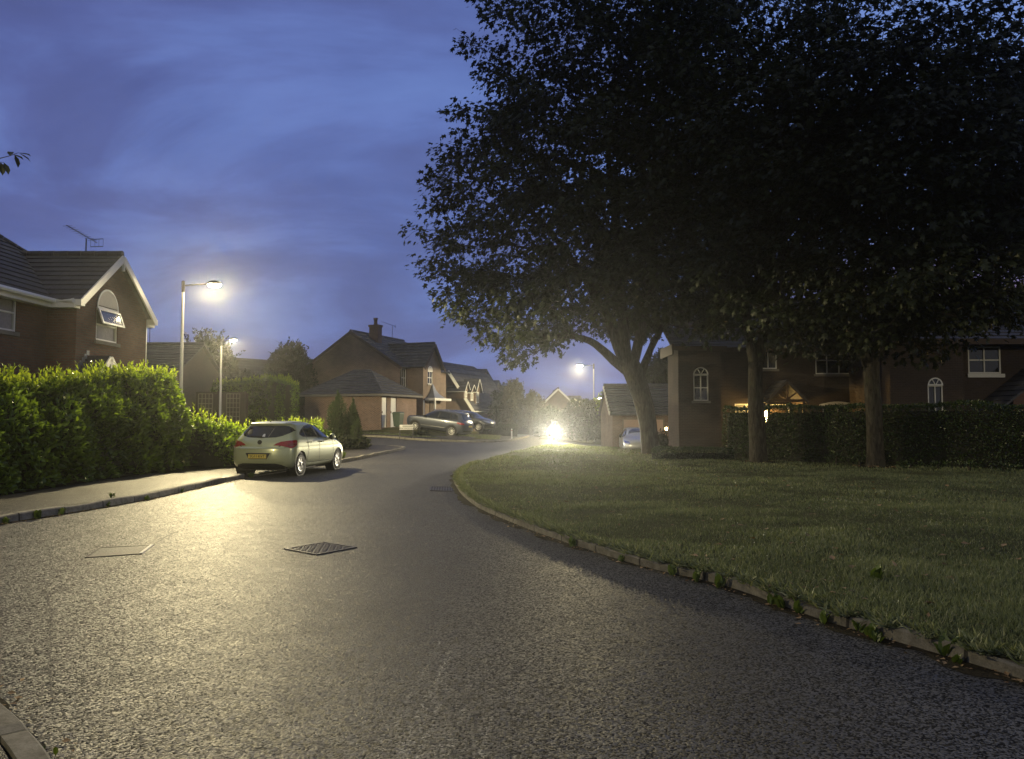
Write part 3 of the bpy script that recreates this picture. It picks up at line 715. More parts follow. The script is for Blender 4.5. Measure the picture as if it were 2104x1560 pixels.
def aerial(parent, base, h, boom, name='tv_aerial', up=V((0, 0, 1))):
    mb = MB(); base = V(base); top = base + V((0, 0, h))
    mb.tube([base, top], .02, 6)
    a, b = top + V(boom[0]), top + V(boom[1]); mb.tube([a, b], .014, 5)
    d = (b - a).normalized(); s = d.cross(V((0, 0, 1))).normalized()
    for k in range(9):
        p = a.lerp(b, .04 + k * .1); mb.tube([p - s * .16, p + s * .16], .006, 4)
    e = b; mb.bar(e - s * .22 + V((0, 0, .12)), e + s * .22 + V((0, 0, .12)), .01, .02); mb.bar(e - s * .22 - V((0, 0, .12)), e + s * .22 - V((0, 0, .12)), .01, .02)
    for q in (-.22, -.07, .07, .22): mb.bar(e + s * q + V((0, 0, -.12)), e + s * q + V((0, 0, .12)), .008, .008)
    return mb.build(name, M['dkmetal'], parent)

# ---------------------------------------------------------------- house at the far left, behind the tall hedge
hz = empty('brick_house', (-15, 22, 0.1), 'red brick house with white-edged gable and an open window behind the tall hedge', 'house', 'houses of the estate')
XG, XM, Y0, Y1, ZE, ZA = -12.4, -13.25, 21.9, 26.1, 5.0, 6.6
gf = Face((XG, Y0), (XG, Y1)); YC = (Y0 + Y1) / 2
mb = MB()
mf = Face((XM, 10.0), (XM, Y0)); sf = Face((XM, Y0), (XG, Y0))
w1 = (19.0 - 10, 20.56 - 10, 3.88, 4.80); w1b = (13.0 - 10, 15.0 - 10, 3.88, 4.80)
gw = (22.95 - Y0, 24.2 - Y0, 3.92, 4.9)
gf.wall(mb, 0.1, ZE, [gw]); mf.wall(mb, 0.1, ZE, [w1, w1b]); sf.wall(mb, 0.1, ZE)
mb.poly([gf.p(0, ZE), gf.p(gf.L, ZE), gf.p(gf.L / 2, ZA - .05)])
Face((XG, Y1), (-21, Y1)).wall(mb, 0.1, ZE)
for zz in (ZE - .02,): gf.slab(mb, .02, gf.L - .02, zz - .07, zz, 0, .012)
mb.build('wall', M['brick_red'], hz)
mb = MB(); rf_x = -17.0
slope(mb, (XG + .22, Y0 - .2, ZE - .06), (XM - .1, Y0 - .2, ZE - .06), (-17, YC, ZA + .1), (XG + .22, YC, ZA + .1))       # wing slope toward the camera
slope(mb, (-18, Y1 + .2, ZE - .06), (XG + .22, Y1 + .2, ZE - .06), (XG + .22, YC, ZA + .1), (-18, YC, ZA + .1))
slope(mb, (XM + .3, 9.5, ZE - .1), (XM + .3, 26.7, ZE - .1), (-17.0, 22.9, 8.0), (-17.0, 9.5, 8.0))                     # main slope with hipped far end
slope(mb, (XM + .3, 26.7, ZE - .1), (-20.7, 26.7, ZE - .1), (-17.0, 22.9, 8.0), (-17.0, 22.9, 8.0))
slope(mb, (-20.7, 26.7, ZE - .1), (-20.7, 9.5, ZE - .1), (-17.0, 9.5, 8.0), (-17.0, 22.9, 8.0))
ridge(mb, (XG + .2, YC, ZA + .12), (-16, YC, ZA + .12)); ridge(mb, (-17, 9.5, 8.02), (-17, 22.9, 8.02)); ridge(mb, (XM + .3, 26.7, ZE - .08), (-17, 22.9, 8.02), .09)
rf = mb.build('roof', M['tile'], hz)
aerial(rf, (-13.35, YC, ZA + .1), .52, ((-.08, -.95, .18), (.12, .4, -.05)))
mb = MB()
for s_ in (1, -1):
    a = V((XG + .24, YC + s_ * (YC - Y0 + .16), ZE - .14)); b = V((XG + .24, YC, ZA - .02)); mb.bar(a, b, .05, .2)
    mb.box(XG - .05, XG + .27, a.y - .10, a.y + .10, ZE - .24, ZE - .06)
mb.box(XG + .20, XG + .28, YC - .03, YC + .03, ZA - .42, ZA - .1)
mb.build('bargeboard', M['white'], hz)
mb = MB()
mb.tube([(XM + .36, 9.5, ZE - .12), (XM + .36, Y0 - .3, ZE - .12), (XG + .1, Y0 - .34, ZE - .12)], .075, 8); mb.box(XM + .01, XM + .3, 9.5, Y0 - .05, ZE - .3, ZE - .16); mb.box(XM, XG + .1, Y0 - .3, Y0 - .003, ZE - .3, ZE - .16)
mb.box(XG - .3, XG + .05, Y1 + .02, Y1 + .5, ZE - .3, ZE - .16); mb.tube([(-16, Y1 + .34, ZE - .12), (XG + .12, Y1 + .34, ZE - .12)], .075, 8); mb.tube([(XG - .06, Y1 + .1, ZE - .2), (XG - .06, Y1 + .1, .1)], .035, 8)
mb.build('gutter', M['white'], hz)
mf.window(hz, *w1, vs=(.5,), hs=(.55,), glass='net'); mf.window(hz, *w1b, vs=(.5,), hs=(.55,), glass='net')
gwin = gf.window(hz, *gw, hs=(.5,), glass='net', arch='panel')
# top casement pushed open
mb = MB(); u0, u1 = gw[0] - .02, gw[1] + .02; zt, zb = gw[3] - .02, gw[2] + .5; oo = .16
def cp(u, t, k=0.0): return gf.p(u, zt + (zb - zt) * t, .03 + oo * t + k)
for a, b, c, d in ((u0, u1, 0, .12), (u0, u1, .88, 1), (u0, u0 + .065, .12, .88), (u1 - .065, u1, .12, .88)):
    mb.hexa([cp(a, d, 0), cp(b, d, 0), cp(b, c, 0), cp(a, c, 0)], [cp(a, d, .045), cp(b, d, .045), cp(b, c, .045), cp(a, c, .045)])
sash = mb.build('opening_sash', M['white'], gwin)
mb = MB(); mb.poly([cp(u0 + .03, .92, .02), cp(u1 - .03, .92, .02), cp(u1 - .03, .08, .02), cp(u0 + .03, .08, .02)]); pn = mb.build('sash_pane', M['glass'], gwin)
# porch: small gable on the front
PY, PX = 22.62, XG + .62
mb = MB(); slope(mb, (PX, PY - 1.0, 2.45), (XG, PY - 1.0, 2.45), (XG, PY, 3.42), (PX, PY, 3.42), .25); slope(mb, (XG, PY + 1.0, 2.45), (PX, PY + 1.0, 2.45), (PX, PY, 3.42), (XG, PY, 3.42), .25)
ph = mb.build('porch_roof', M['tile'], hz)
mb = MB()
for s_ in (-1, 1): mb.bar((PX + .03, PY + s_ * 1.02, 2.36), (PX + .03, PY, 3.34), .04, .16)
mb.box(PX, PX + .05, PY - .025, PY + .025, 2.75, 3.25); mb.build('porch_bargeboard', M['white'], hz)
mb = MB()
for k in range(9):
    y = PY - .1 - k * .11; z = 3.56 - k * .105; mb.box(XG + .002, XG + .02, y - .07, y + .07, z - .14, z)
mb.build('flashing', M['lead'], hz)

# ---------------------------------------------------------------- low houses far behind on the left
def gable_house(name, x0, x1, y0, y1, zg, ze, zr, axis, label, wall='brick_dark', tile='tile', barge=None, cat='house', group='houses of the estate', rot=0.0):
    c = V(((x0 + x1) / 2, (y0 + y1) / 2, zg)); t = empty(name, c, label, cat, group)
    Rm = Matrix.Translation(c) @ Matrix.Rotation(rot, 4, 'Z') @ Matrix.Translation(-c)
    def q(x, y): v = Rm @ V((x, y, 0)); return (v.x, v.y)
    def q3(x, y, z): v = Rm @ V((x, y, z)); return V((v.x, v.y, z))
    fr, rt, bk, lf = Face(q(x0, y0), q(x1, y0)), Face(q(x1, y0), q(x1, y1)), Face(q(x1, y1), q(x0, y1)), Face(q(x0, y1), q(x0, y0))
    mb = MB()
    for f in (fr, rt, bk, lf): f.wall(mb, zg, ze)
    e = .25; xm, ym = (x0 + x1) / 2, (y0 + y1) / 2
    rm = MB(); d = (zr - ze) * e / ((y1 - y0) / 2 if axis == 'x' else (x1 - x0) / 2)
    if axis == 'x':   # ridge along x
        mb.poly([q3(x0, y1, ze), q3(x0, y0, ze), q3(x0, ym, zr - .03)]); mb.poly([q3(x1, y0, ze), q3(x1, y1, ze), q3(x1, ym, zr - .03)])
        slope(rm, q3(x0 - e, y0 - e, ze - d), q3(x1 + e, y0 - e, ze - d), q3(x1 + e, ym, zr + .05), q3(x0 - e, ym, zr + .05)); slope(rm, q3(x1 + e, y1 + e, ze - d), q3(x0 - e, y1 + e, ze - d), q3(x0 - e, ym, zr + .05), q3(x1 + e, ym, zr + .05))
        ridge(rm, q3(x0 - e, ym, zr + .07), q3(x1 + e, ym, zr + .07))
    else:
        mb.poly([q3(x0, y0, ze), q3(x1, y0, ze), q3(xm, y0, zr - .03)]); mb.poly([q3(x1, y1, ze), q3(x0, y1, ze), q3(xm, y1, zr - .03)])
        slope(rm, q3(x1 + e, y0 - e, ze - d), q3(x1 + e, y1 + e, ze - d), q3(xm, y1 + e, zr + .05), q3(xm, y0 - e, zr + .05)); slope(rm, q3(x0 - e, y1 + e, ze - d), q3(x0 - e, y0 - e, ze - d), q3(xm, y0 - e, zr + .05), q3(xm, y1 + e, zr + .05))
        ridge(rm, q3(xm, y0 - e, zr + .07), q3(xm, y1 + e, zr + .07))
    mb.build('wall', M[wall], t); r = rm.build('roof', M[tile], t)
    if barge:
        b = MB()
        if axis == 'y':
            for s_, xe in ((-1, x0 - e), (1, x1 + e)): b.bar(q3(xe, y0 - e - .03, ze - d - .08), q3(xm, y0 - e - .03, zr - .04), .04, .2)
        else:
            for ye, in ((y0 - e,), (y1 + e,)):
                for xx in (x0 - e - .03, x1 + e + .03): b.bar(q3(xx, ye, ze - d - .08), q3(xx, ym, zr - .04), .04, .2)
        b.build('bargeboard', M[barge], t)
    return t, fr, rt, bk, lf, r
t, *_x, rr = gable_house('brick_house', -27, -18.4, 42, 49, .5, 4.1, 5.9, 'x', 'low tiled house far behind the tall hedge, beside the brick gable')
aerial(rr, (-21.4, 45.5, 5.9), 1.1, ((-1.0, 0, 0), (.02, 0, 0)))
t, *_x, rr = gable_house('brick_house', -24.6, -20.0, 66, 73, .5, 4.1, 6.7, 'y', 'distant gabled house with one white verge between two dark trees', barge='white', rot=R(-38))
aerial(rr, (-21.0, 70.2, 6.2), 2.1, ((-.5, 0, .35), (.05, 0, 0)))

# ---------------------------------------------------------------- middle house and its hipped garage
RT21 = R(-21); mu = V((math.cos(RT21), math.sin(RT21), 0)); mv = V((-math.sin(RT21), math.cos(RT21), 0))
A0 = V((-8.72, 60, 0)); GZ = .93
def mm(u, v, z=0.0): q = A0 + mu * u + mv * v; return V((q.x, q.y, z))
def m2(u, v): q = mm(u, v); return (q.x, q.y)
hm = empty('brick_house', mm(-4.3, 4, GZ), 'brown brick house with chimney and steep front wing behind the hipped garage', 'house', 'houses of the estate')
ZE, ZA, WL = 5.75, 8.5, 8.7
mb = MB()
ge = Face(m2(-WL, 0), m2(0, 0)); fr1 = Face(m2(0, 0), m2(0, 1.18)); wsd = Face(m2(0, 1.18), m2(1.42, 1.18)); wg = Face(m2(1.42, 1.18), m2(1.42, 4.3)); wr = Face(m2(1.42, 4.3), m2(0, 4.3)); fr2 = Face(m2(0, 4.3), m2(0, 8.2))
ge.wall(mb, GZ, ZE); mb.poly([ge.p(0, ZE), ge.p(WL, ZE), ge.p(WL / 2, ZA - .05)])
h1 = (.28, 1.0, 4.02, 5.5); h1b = (.28, 1.0, 1.2, 3.05)
fr1.wall(mb, GZ, ZE, [h1, h1b]); wsd.wall(mb, GZ, ZE)
hw = (.78, 1.6, 4.3, 5.35); wg.wall(mb, GZ, ZE, [hw]); mb.poly([wg.p(0, ZE), wg.p(wg.L, ZE), wg.p(wg.L / 2, 7.55)]); wr.wall(mb, GZ, ZE)
h2 = (.85, 1.9, 4.1, 5.4); h2b = (.6, 2.1, 2.0, 2.95); fr2.wall(mb, GZ, ZE, [h2, h2b])
Face(m2(0, 8.2), m2(-WL, 8.2)).wall(mb, GZ, ZE); Face(m2(-WL, 8.2), m2(-WL, 0)).wall(mb, GZ, ZE); mb.poly([mm(0, 8.2, ZE), mm(-WL, 8.2, ZE), mm(-WL / 2, 8.2, ZA)])
mb.build('wall', M['brick_brown'], hm)
mb = MB(); e = .25
slope(mb, mm(.3, -e, ZE - .2), mm(.3, 8.2 + e, ZE - .2), mm(-WL / 2, 8.2 + e, ZA + .05), mm(-WL / 2, -e, ZA + .05), .4, .05)
slope(mb, mm(-WL - .3, 8.2 + e, ZE - .2), mm(-WL - .3, -e, ZE - .2), mm(-WL / 2, -e, ZA + .05), mm(-WL / 2, 8.2 + e, ZA + .05), .4, .05)
ym = 1.18 + wg.L / 2
slope(mb, mm(-2.4, 1.18 - e, ZE - .15), mm(1.42 + e, 1.18 - e, ZE - .15), mm(1.42 + e, ym, 7.62), mm(-2.4, ym, 7.62), .33, .06)
slope(mb, mm(1.42 + e, 4.3 + e, ZE - .15), mm(-2.4, 4.3 + e, ZE - .15), mm(-2.4, ym, 7.62), mm(1.42 + e, ym, 7.62), .33, .06)
ridge(mb, mm(-WL / 2, -e, ZA + .07), mm(-WL / 2, 8.2 + e, ZA + .07)); ridge(mb, mm(-2.6, ym, 7.64), mm(1.42 + e, ym, 7.64))
rf = mb.build('roof', M['tile_grey'], hm)
mb = MB(); c = mm(-WL / 2 + .95, 2.0); Rz = Matrix.Translation((c.x, c.y, 0)) @ Matrix.Rotation(RT21, 4, 'Z')
mb.box(-.42, .42, -.3, .3, 7.6, 9.05, Rz); mb.box(-.48, .48, -.36, .36, 9.05, 9.22, Rz); ch = mb.build('chimney', M['brick_red'], rf)
mb = MB(); mb.lathe([(.16, 9.2), (.14, 9.62), (.2, 9.64), (.2, 9.68), (.1, 9.72), (.22, 9.76), (.2, 9.8)], (c.x, c.y, 0), n=12); mb.build('chimney_pot', M['brick_red'], rf)
aerial(rf, mm(-WL / 2 + .1, 6.2, ZA), 1.15, ((-.9, -.3, .35), (.25, .05, -.02)))
for fc, wn, kw in ((fr1, h1, dict(vs=(.5,), hs=(.5,))), (fr1, h1b, dict(hs=(.5,))), (wg, hw, dict(vs=(.5,), hs=(.5,), arch='panel')), (fr2, h2, dict(vs=(.5,))), (fr2, h2b, dict(vs=(.33, .66), fw=.1))): fc.window(hm, *wn, **kw)
mb = MB()
for s_, uu in ((0, -.25), (1, wg.L + .25)): mb.bar(wg.p(uu, ZE - .3, .29), wg.p(wg.L / 2, 7.5, .29), .05, .2)
for uu in (-.3, WL + .3): mb.bar(ge.p(uu, ZE - .3, .28), ge.p(WL / 2, ZA - .06, .28), .05, .22)
mb.build('bargeboard', M['brownwood'], hm)
mb = MB(); mb.tube([fr2.p(1.95, ZE - .2, .06), fr2.p(1.95, GZ, .06)], .05, 8); mb.build('downpipe', M['black'], hm)
mb = MB(); mb.tube([fr1.p(.05, ZE - .2, .07), fr1.p(.05, GZ, .07)], .05, 8)
mb.build('downpipe', M['black'], hm)
# lead canopy over the door
mb = MB(); cu, w0 = 1.55, .95
rings = [(.0, 1.0, .75), (.14, .8, .6), (.34, .52, .42), (.62, .3, .26), (.95, .16, .14), (1.12, .12, .05)]
for (za, ra, oa), (zb_, rb, ob) in zip(rings, rings[1:]):
    lo = [wg.p(cu - ra * w0, 3.2 + za, 0), wg.p(cu - ra * w0, 3.2 + za, oa), wg.p(cu + ra * w0, 3.2 + za, oa), wg.p(cu + ra * w0, 3.2 + za, 0)]
    hi = [wg.p(cu - rb * w0, 3.2 + zb_, 0), wg.p(cu - rb * w0, 3.2 + zb_, ob), wg.p(cu + rb * w0, 3.2 + zb_, ob), wg.p(cu + rb * w0, 3.2 + zb_, 0)]
    for k in range(3): mb.poly([lo[k], hi[k], hi[k + 1], lo[k + 1]][::-1])
mb.build('door_canopy', M['lead'], hm)
mb = MB(); wg.slab(mb, .35, 3.35, 3.0, 3.19, .0, .85); wg.slab(mb, .5, .62, GZ, 3.0, .7, .82); wg.slab(mb, -.02, .10, GZ, 3.0, .02, .09)
mb.build('canopy_fascia', M['white'], hm)
mb = MB(); wg.slab(mb, 1.1, 2.0, GZ, 2.95, .003, .05); mb.build('front_door', M['brownwood'], hm)

# hipped garage
K0 = V((-9.14, 54, 0))
def kk(u, v, z=0.0): q = K0 + mu * u + mv * v; return V((q.x, q.y, z))
hg = empty('brick_garage', kk(-3, 2.5, GZ), 'hip-roofed brick garage with two white doors on the grass bank', 'garage', 'houses of the estate')
gl, gd, ge_, ga = 6.35, 5.2, 3.42, 5.15
f1 = Face((kk(-gl, 0).x, kk(-gl, 0).y), (K0.x, K0.y)); f2 = Face((K0.x, K0.y), (kk(0, gd).x, kk(0, gd).y))
mb = MB(); f1.wall(mb, GZ - .4, ge_); d1, d2 = (.12, .85, GZ + .02, 3.12), (1.35, 2.2, GZ + .02, 3.12)
f2.wall(mb, GZ - .4, ge_, [d1, d2], .14); Face((kk(0, gd).x, kk(0, gd).y), (kk(-gl, gd).x, kk(-gl, gd).y)).wall(mb, GZ, ge_); Face((kk(-gl, gd).x, kk(-gl, gd).y), (kk(-gl, 0).x, kk(-gl, 0).y)).wall(mb, GZ, ge_)
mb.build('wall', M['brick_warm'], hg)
mb = MB(); e = .35; za = ge_ - .12
c4 = [kk(-gl - e, -e, za), kk(e, -e, za), kk(e, gd + e, za), kk(-gl - e, gd + e, za)]; ra, rb = kk(-gl / 2 - .75, gd / 2, ga), kk(-gl / 2 + .75, gd / 2, ga)
slope(mb, c4[0], c4[1], rb, ra, .36, .06); slope(mb, c4[1], c4[2], rb, rb, .36, .06); slope(mb, c4[2], c4[3], ra, rb, .36, .06); slope(mb, c4[3], c4[0], ra, ra, .36, .06)
ridge(mb, ra, rb, .09); ridge(mb, c4[1], rb, .07); ridge(mb, c4[0], ra, .07)
mb.build('roof', M['tile_grey'], hg)
mb = MB()
for a, b in ((c4[0], c4[1]), (c4[1], c4[2])): mb.bar(a - V((0, 0, .08)), b - V((0, 0, .08)), .05, .14)
mb.build('fascia', M['stone'], hg)
for d in (d1, d2):
    mb = MB(); f2.slab(mb, d[0] + .02, d[1] - .02, d[2], d[3] - .02, -.12, -.06)
    for k in range(1, 5): f2.slab(mb, d[0] + .03, d[1] - .03, d[2] + k * .42, d[2] + k * .42 + .015, -.06, -.05)
    o = mb.build('garage_door', M['white'], hg); mb = MB(); f2.slab(mb, d[0] + .06, d[0] + .1, d[2] + 1.0, d[2] + 1.14, -.06, -.0); mb.build('handle', M['black'], o)

# ---------------------------------------------------------------- catslide house with dormers, beyond
hc = empty('brick_house', (-5, 74, .5), 'brick house with long catslide roof and white dormers beyond the middle house', 'house', 'houses of the estate')
Yc = 70.0
def q(px, py, Y): return P(px, py, Y)
cd = V((.36, .93, 0))   # direction the street front runs away
mb = MB(); mb.poly([q(914, 890, Yc), q(974, 890, Yc), q(973, 846, Yc), q(917, 764, Yc)]); mb.build('wall', M['brick_brown'], hc)
mb = MB(); top, low = q(915, 757, Yc - .3), q(976, 849, Yc - .3); ln = 10.0
slope(mb, low, low + cd * ln, top + cd * ln, top, .4, .05)
ap, ap2 = q(894, 741, 73), q(955, 779, 73.2)  # upper roof
slope(mb, q(946, 786, 72.6), q(946, 786, 72.6) + cd * 9, q(894, 741, 73) + cd * 9, q(894, 741, 73), .4, .05)
rf = mb.build('roof', M['tile_grey'], hc)
mb = MB(); mb.poly([q(880, 800, 73.2), q(950, 800, 73.2), q(944, 786, 73.2), q(896, 748, 73.2), q(880, 760, 73.2)]); mb.build('gable_wall', M['brick_brown'], hc)
mb = MB(); mb.bar(q(897, 747, 72.4), q(944, 785, 72.4), .06, .3); mb.bar(q(920, 762, Yc - .4), q(973, 846, Yc - .4), .06, .26); mb.bar(q(973, 847, Yc - .4), q(973, 847, Yc - .4) + cd * 9.5, .1, .2); mb.build('bargeboard', M['white'], hc)
rn_ = (top - low).cross(cd)
def on_roof(px, py): d_ = ray(px, py); return CAM + d_ * ((low - CAM).dot(rn_) / d_.dot(rn_))
def dormer(px0, px1, py0, py1, Y, pkx, pky, deep=2.2):
    """window face along the street front, rising from the roof plane: left px0 .. right px1"""
    a = on_roof(px0, py1); Y = a.y; z0, z1 = a.z, q(px0, py0, Y).z
    k = (px1 - CX) / F; x, y = a.x, a.y; t = (k * y - x) / (cd.x - k * cd.y); f = Face((a.x, a.y), (a.x + cd.x * t, a.y + cd.y * t))
    m_ = MB(); f.wall(m_, z0, z1, [(f.L * .18, f.L * .82, z0 + .12, z1 - .1)])
    cw = Face((f.A - f.n * deep)[:2], f.A[:2]); cw.wall(m_, z0, z1); zr = z1 + (py0 - pky) / F * Y
    m_.poly([f.p(0, z1), f.p(f.L, z1), f.p(f.L / 2, zr - .05)])
    dm = m_.build('dormer', M['brick_brown'], hc)
    m_ = MB(); g = .2
    slope(m_, f.p(-g, z1 - .12, -deep - 1.2), f.p(-g, z1 - .12, .2), f.p(f.L / 2, zr, .2), f.p(f.L / 2, zr, -deep - 1.2), .35, .05)
    slope(m_, f.p(f.L + g, z1 - .12, .2), f.p(f.L + g, z1 - .12, -deep - 1.2), f.p(f.L / 2, zr, -deep - 1.2), f.p(f.L / 2, zr, .2), .35, .05)
    m_.build('dormer_roof', M['tile_grey'], dm)
    m_ = MB(); f.slab(m_, -g, 0, z1 - .2, z1 - .12, -deep, .2)
    for uu in (-g, f.L + g): m_.bar(f.p(uu, z1 - .2, .22), f.p(f.L / 2, zr - .04, .22), .03, .055)
    m_.build('dormer_trim', M['white'], dm)
    f.window(dm, f.L * .18, f.L * .82, z0 + .12, z1 - .1, vs=(.5,), sill=False, fw=.12)
    return f
dormer(953, 961.5, 801, 819, 70.4, 958, 783); dormer(965.5, 974.5, 804, 826, 72.0, 971, 790, 1.4)
f = dormer(976.5, 986.5, 803, 831, 74.0, 984, 778, 2.6)
mb = MB(); g2 = Face((q(974, 846, Yc)[:2]), (q(1000, 846, Yc + 10)[:2])); g2.wall(mb, .3, 2.2); mb.build('front_wall', M['brick_brown'], hc)
g2.window(hc, 1.0, 2.6, .9, 2.0, vs=(.5,), fw=.1)

t, fr, rt, bk, lf, rr = gable_house('brick_house', -5.4, -3.0, 83, 92, .3, 5.2, 7.0, 'x', 'narrow brick house with white upper window beyond the catslide roof', 'brick_brown', 'tile_grey', rot=R(-14))
fr.window(t, fr.L - .95, fr.L - .2, 3.4, 4.9, vs=(.5,), fw=.12); rt.window(t, 1.0, 2.2, 3.2, 4.9, vs=(.5,), fw=.12)
t, fr, rt, bk, lf, rr = gable_house('brick_house', -5.3, -1.9, 101, 110, .3, 5.1, 6.6, 'x', 'last roof of the row on the left, half behind trees', 'brick_brown', 'tile_grey', rot=R(-10))
t, fr, rt, bk, lf, rr = gable_house('brick_house', 3.4, 7.1, 88, 98, -.5, 3.2, 4.95, 'y', 'distant gabled house straight down the road with a white verge', 'brick_brown', 'tile', barge='white')
rt2 = gable_house('brick_house', 6.6, 8.1, 90, 97, -.5, 3.4, 4.15, 'x', 'low roof joined behind the distant gabled house', 'brick_brown', 'tile')

# ---------------------------------------------------------------- right: garage with pale pink door
hgr = empty('brick_garage', (8, 46.5, -.45), 'tiled garage with pale pink door behind the big tree trunk', 'garage', 'houses of the estate')
fr = Face((5.85, 45.2), (11.2, 45.2)); dz = -.45
mb = MB(); dr = (.6, 3.05, dz + .02, 1.56); fr.wall(mb, dz, 1.9, [dr], .12); Face((5.85, 51), (5.85, 45.2)).wall(mb, dz, 1.9); mb.poly([(5.85, 51, 1.9), (5.85, 45.2, 1.9), (5.85, 48.1, 3.5)]); Face((11.2, 45.2), (11.2, 51)).wall(mb, dz, 1.9)
mb.build('wall', M['brick_brown'], hgr)
mb = MB(); slope(mb, (5.7, 44.9, 1.80), (11.4, 44.9, 1.80), (11.4, 48.1, 3.62), (5.7, 48.1, 3.62), .3, .07); slope(mb, (11.4, 51.3, 1.8), (5.7, 51.3, 1.8), (5.7, 48.1, 3.62), (11.4, 48.1, 3.62), .3, .07); ridge(mb, (5.7, 48.1, 3.64), (11.4, 48.1, 3.64))
mb.build('roof', M['tile_grey'], hgr)
mb = MB()
for k in range(9): mb.box(5.62, 5.7, 45.0 + k * .345, 45.2 + k * .345, 1.86 + k * .196, 2.0 + k * .196)  # verge tiles coloured white for the light falling on them
mb.bar((5.66, 45.0, 1.8), (5.66, 48.1, 3.56), .05, .06); mb.build('verge', M['white'], hgr)
mb = MB(); fr.slab(mb, dr[0] + .06, dr[1] - .06, dr[2], dr[3] - .05, -.1, -.05)
for k in range(16): fr.slab(mb, dr[0] + .08 + k * .145, dr[0] + .10 + k * .145, dr[2], dr[3] - .5, -.05, -.043)
fr.slab(mb, dr[0] + .06, dr[1] - .06, dr[3] - .5, dr[3] - .48, -.05, -.04); mb.build('garage_door', M['pinkdoor'], hgr)
mb = MB(); fr.slab(mb, dr[0], dr[0] + .06, dr[2], dr[3], -.1, .01); fr.slab(mb, dr[1] - .08, dr[1], dr[2], dr[3], -.1, .01); fr.slab(mb, dr[0] + .06, dr[1] - .08, dr[3] - .05, dr[3], -.1, .01); mb.build('door_frame', M['stone'], hgr)

# ---------------------------------------------------------------- right: house behind the trees, porch lamp lit
h1 = empty('brick_house', (12.5, 39, .27), 'dark brick house behind the trees with a lit timber porch and arched window', 'house', 'houses of the estate')
g0 = .2; ZE = 5.05
lb = Face((7.75, 36.0), (9.72, 36.0)); ls = Face((7.75, 38.4), (7.75, 36.0)); lr = Face((9.72, 36.0), (9.72, 37.0)); mfc = Face((9.72, 37.0), (17.75, 37.0)); rs = Face((17.75, 37.0), (17.75, 45))
mb = MB(); wa = (8.45 - 7.75, 9.15 - 7.75, 2.4, 3.62)
lb.wall(mb, g0, ZE, [wa]); ls.wall(mb, g0, ZE); lr.wall(mb, g0, ZE); rs.wall(mb, g0, ZE); Face((9.72, 38.4), (7.75, 38.4)).wall(mb, g0, ZE); Face((9.4, 45), (9.4, 38.4)).wall(mb, g0, ZE)
W = [(11.45 - 9.72, 12.7 - 9.72, 3.95, 4.85), (14.55 - 9.72, 16.25 - 9.72, 3.7, 4.65), (10.65 - 9.72, 11.75 - 9.72, 1.1, 2.28), (14.85 - 9.72, 16.3 - 9.72, 1.1, 2.22)]
mfc.wall(mb, g0, ZE, W); mb.poly([rs.p(0, ZE), rs.p(rs.L, ZE), rs.p(rs.L / 2, 7.7)]); mb.poly([(9.4, 45, ZE), (9.4, 37, ZE), (9.4, 41, 7.7)])
lb.slab(mb, .0, 1.97, g0, .95, .0, .02); lb.slab(mb, .55, 1.55, 1.25, 2.22, .0, .02)
mb.build('wall', M['brick_dark'], h1)
mb = MB(); slope(mb, (9.2, 36.7, ZE - .1), (18.0, 36.7, ZE - .1), (18.0, 41, 7.85), (9.2, 41, 7.85)); slope(mb, (18.0, 45.3, ZE - .1), (9.2, 45.3, ZE - .1), (9.2, 41, 7.85), (18.0, 41, 7.85)); ridge(mb, (9.2, 41, 7.87), (18, 41, 7.87))
slope(mb, (7.4, 35.75, ZE - .15), (9.95, 35.75, ZE - .15), (9.95, 38.2, 6.1), (7.4, 38.2, 6.1)); mb.build('roof', M['tile'], h1)
mb = MB(); mb.box(7.42, 7.5, 35.7, 38.6, ZE - .5, ZE - .02); mb.box(7.4, 9.95, 35.66, 35.72, ZE - .32, ZE - .12); mb.box(9.95, 18, 36.62, 36.68, ZE - .3, ZE - .12); mb.build('fascia', M['brownwood'], h1)
lb.window(h1, *wa, vs=(.5,), hs=(.5,), arch='fan'); mfc.window(h1, *W[0], vs=(.33, .67)); mfc.window(h1, *W[1], vs=(.33, .67), hs=(.7,)); mfc.window(h1, *W[2], vs=(.5,), hs=(.72,), glass='net'); mfc.window(h1, *W[3], vs=(.5,))
mb = MB()
for k in range(10):
    a0, a1 = k / 10, (k + 1) / 10
    def hd(a): return W[3][0] - .15 + a * 1.75, 2.22 + .14 * math.sin(math.pi * a)
    (ua, za_), (ub, zb_) = hd(a0), hd(a1); mb.hexa([mfc.p(ua, 2.2, .0), mfc.p(ub, 2.2, .0), mfc.p(ub, 2.2, .03), mfc.p(ua, 2.2, .03)], [mfc.p(ua, za_ + .03, .0), mfc.p(ub, zb_ + .03, .0), mfc.p(ub, zb_ + .03, .03), mfc.p(ua, za_ + .03, .03)])
mb.build('window_head', M['white'], h1)
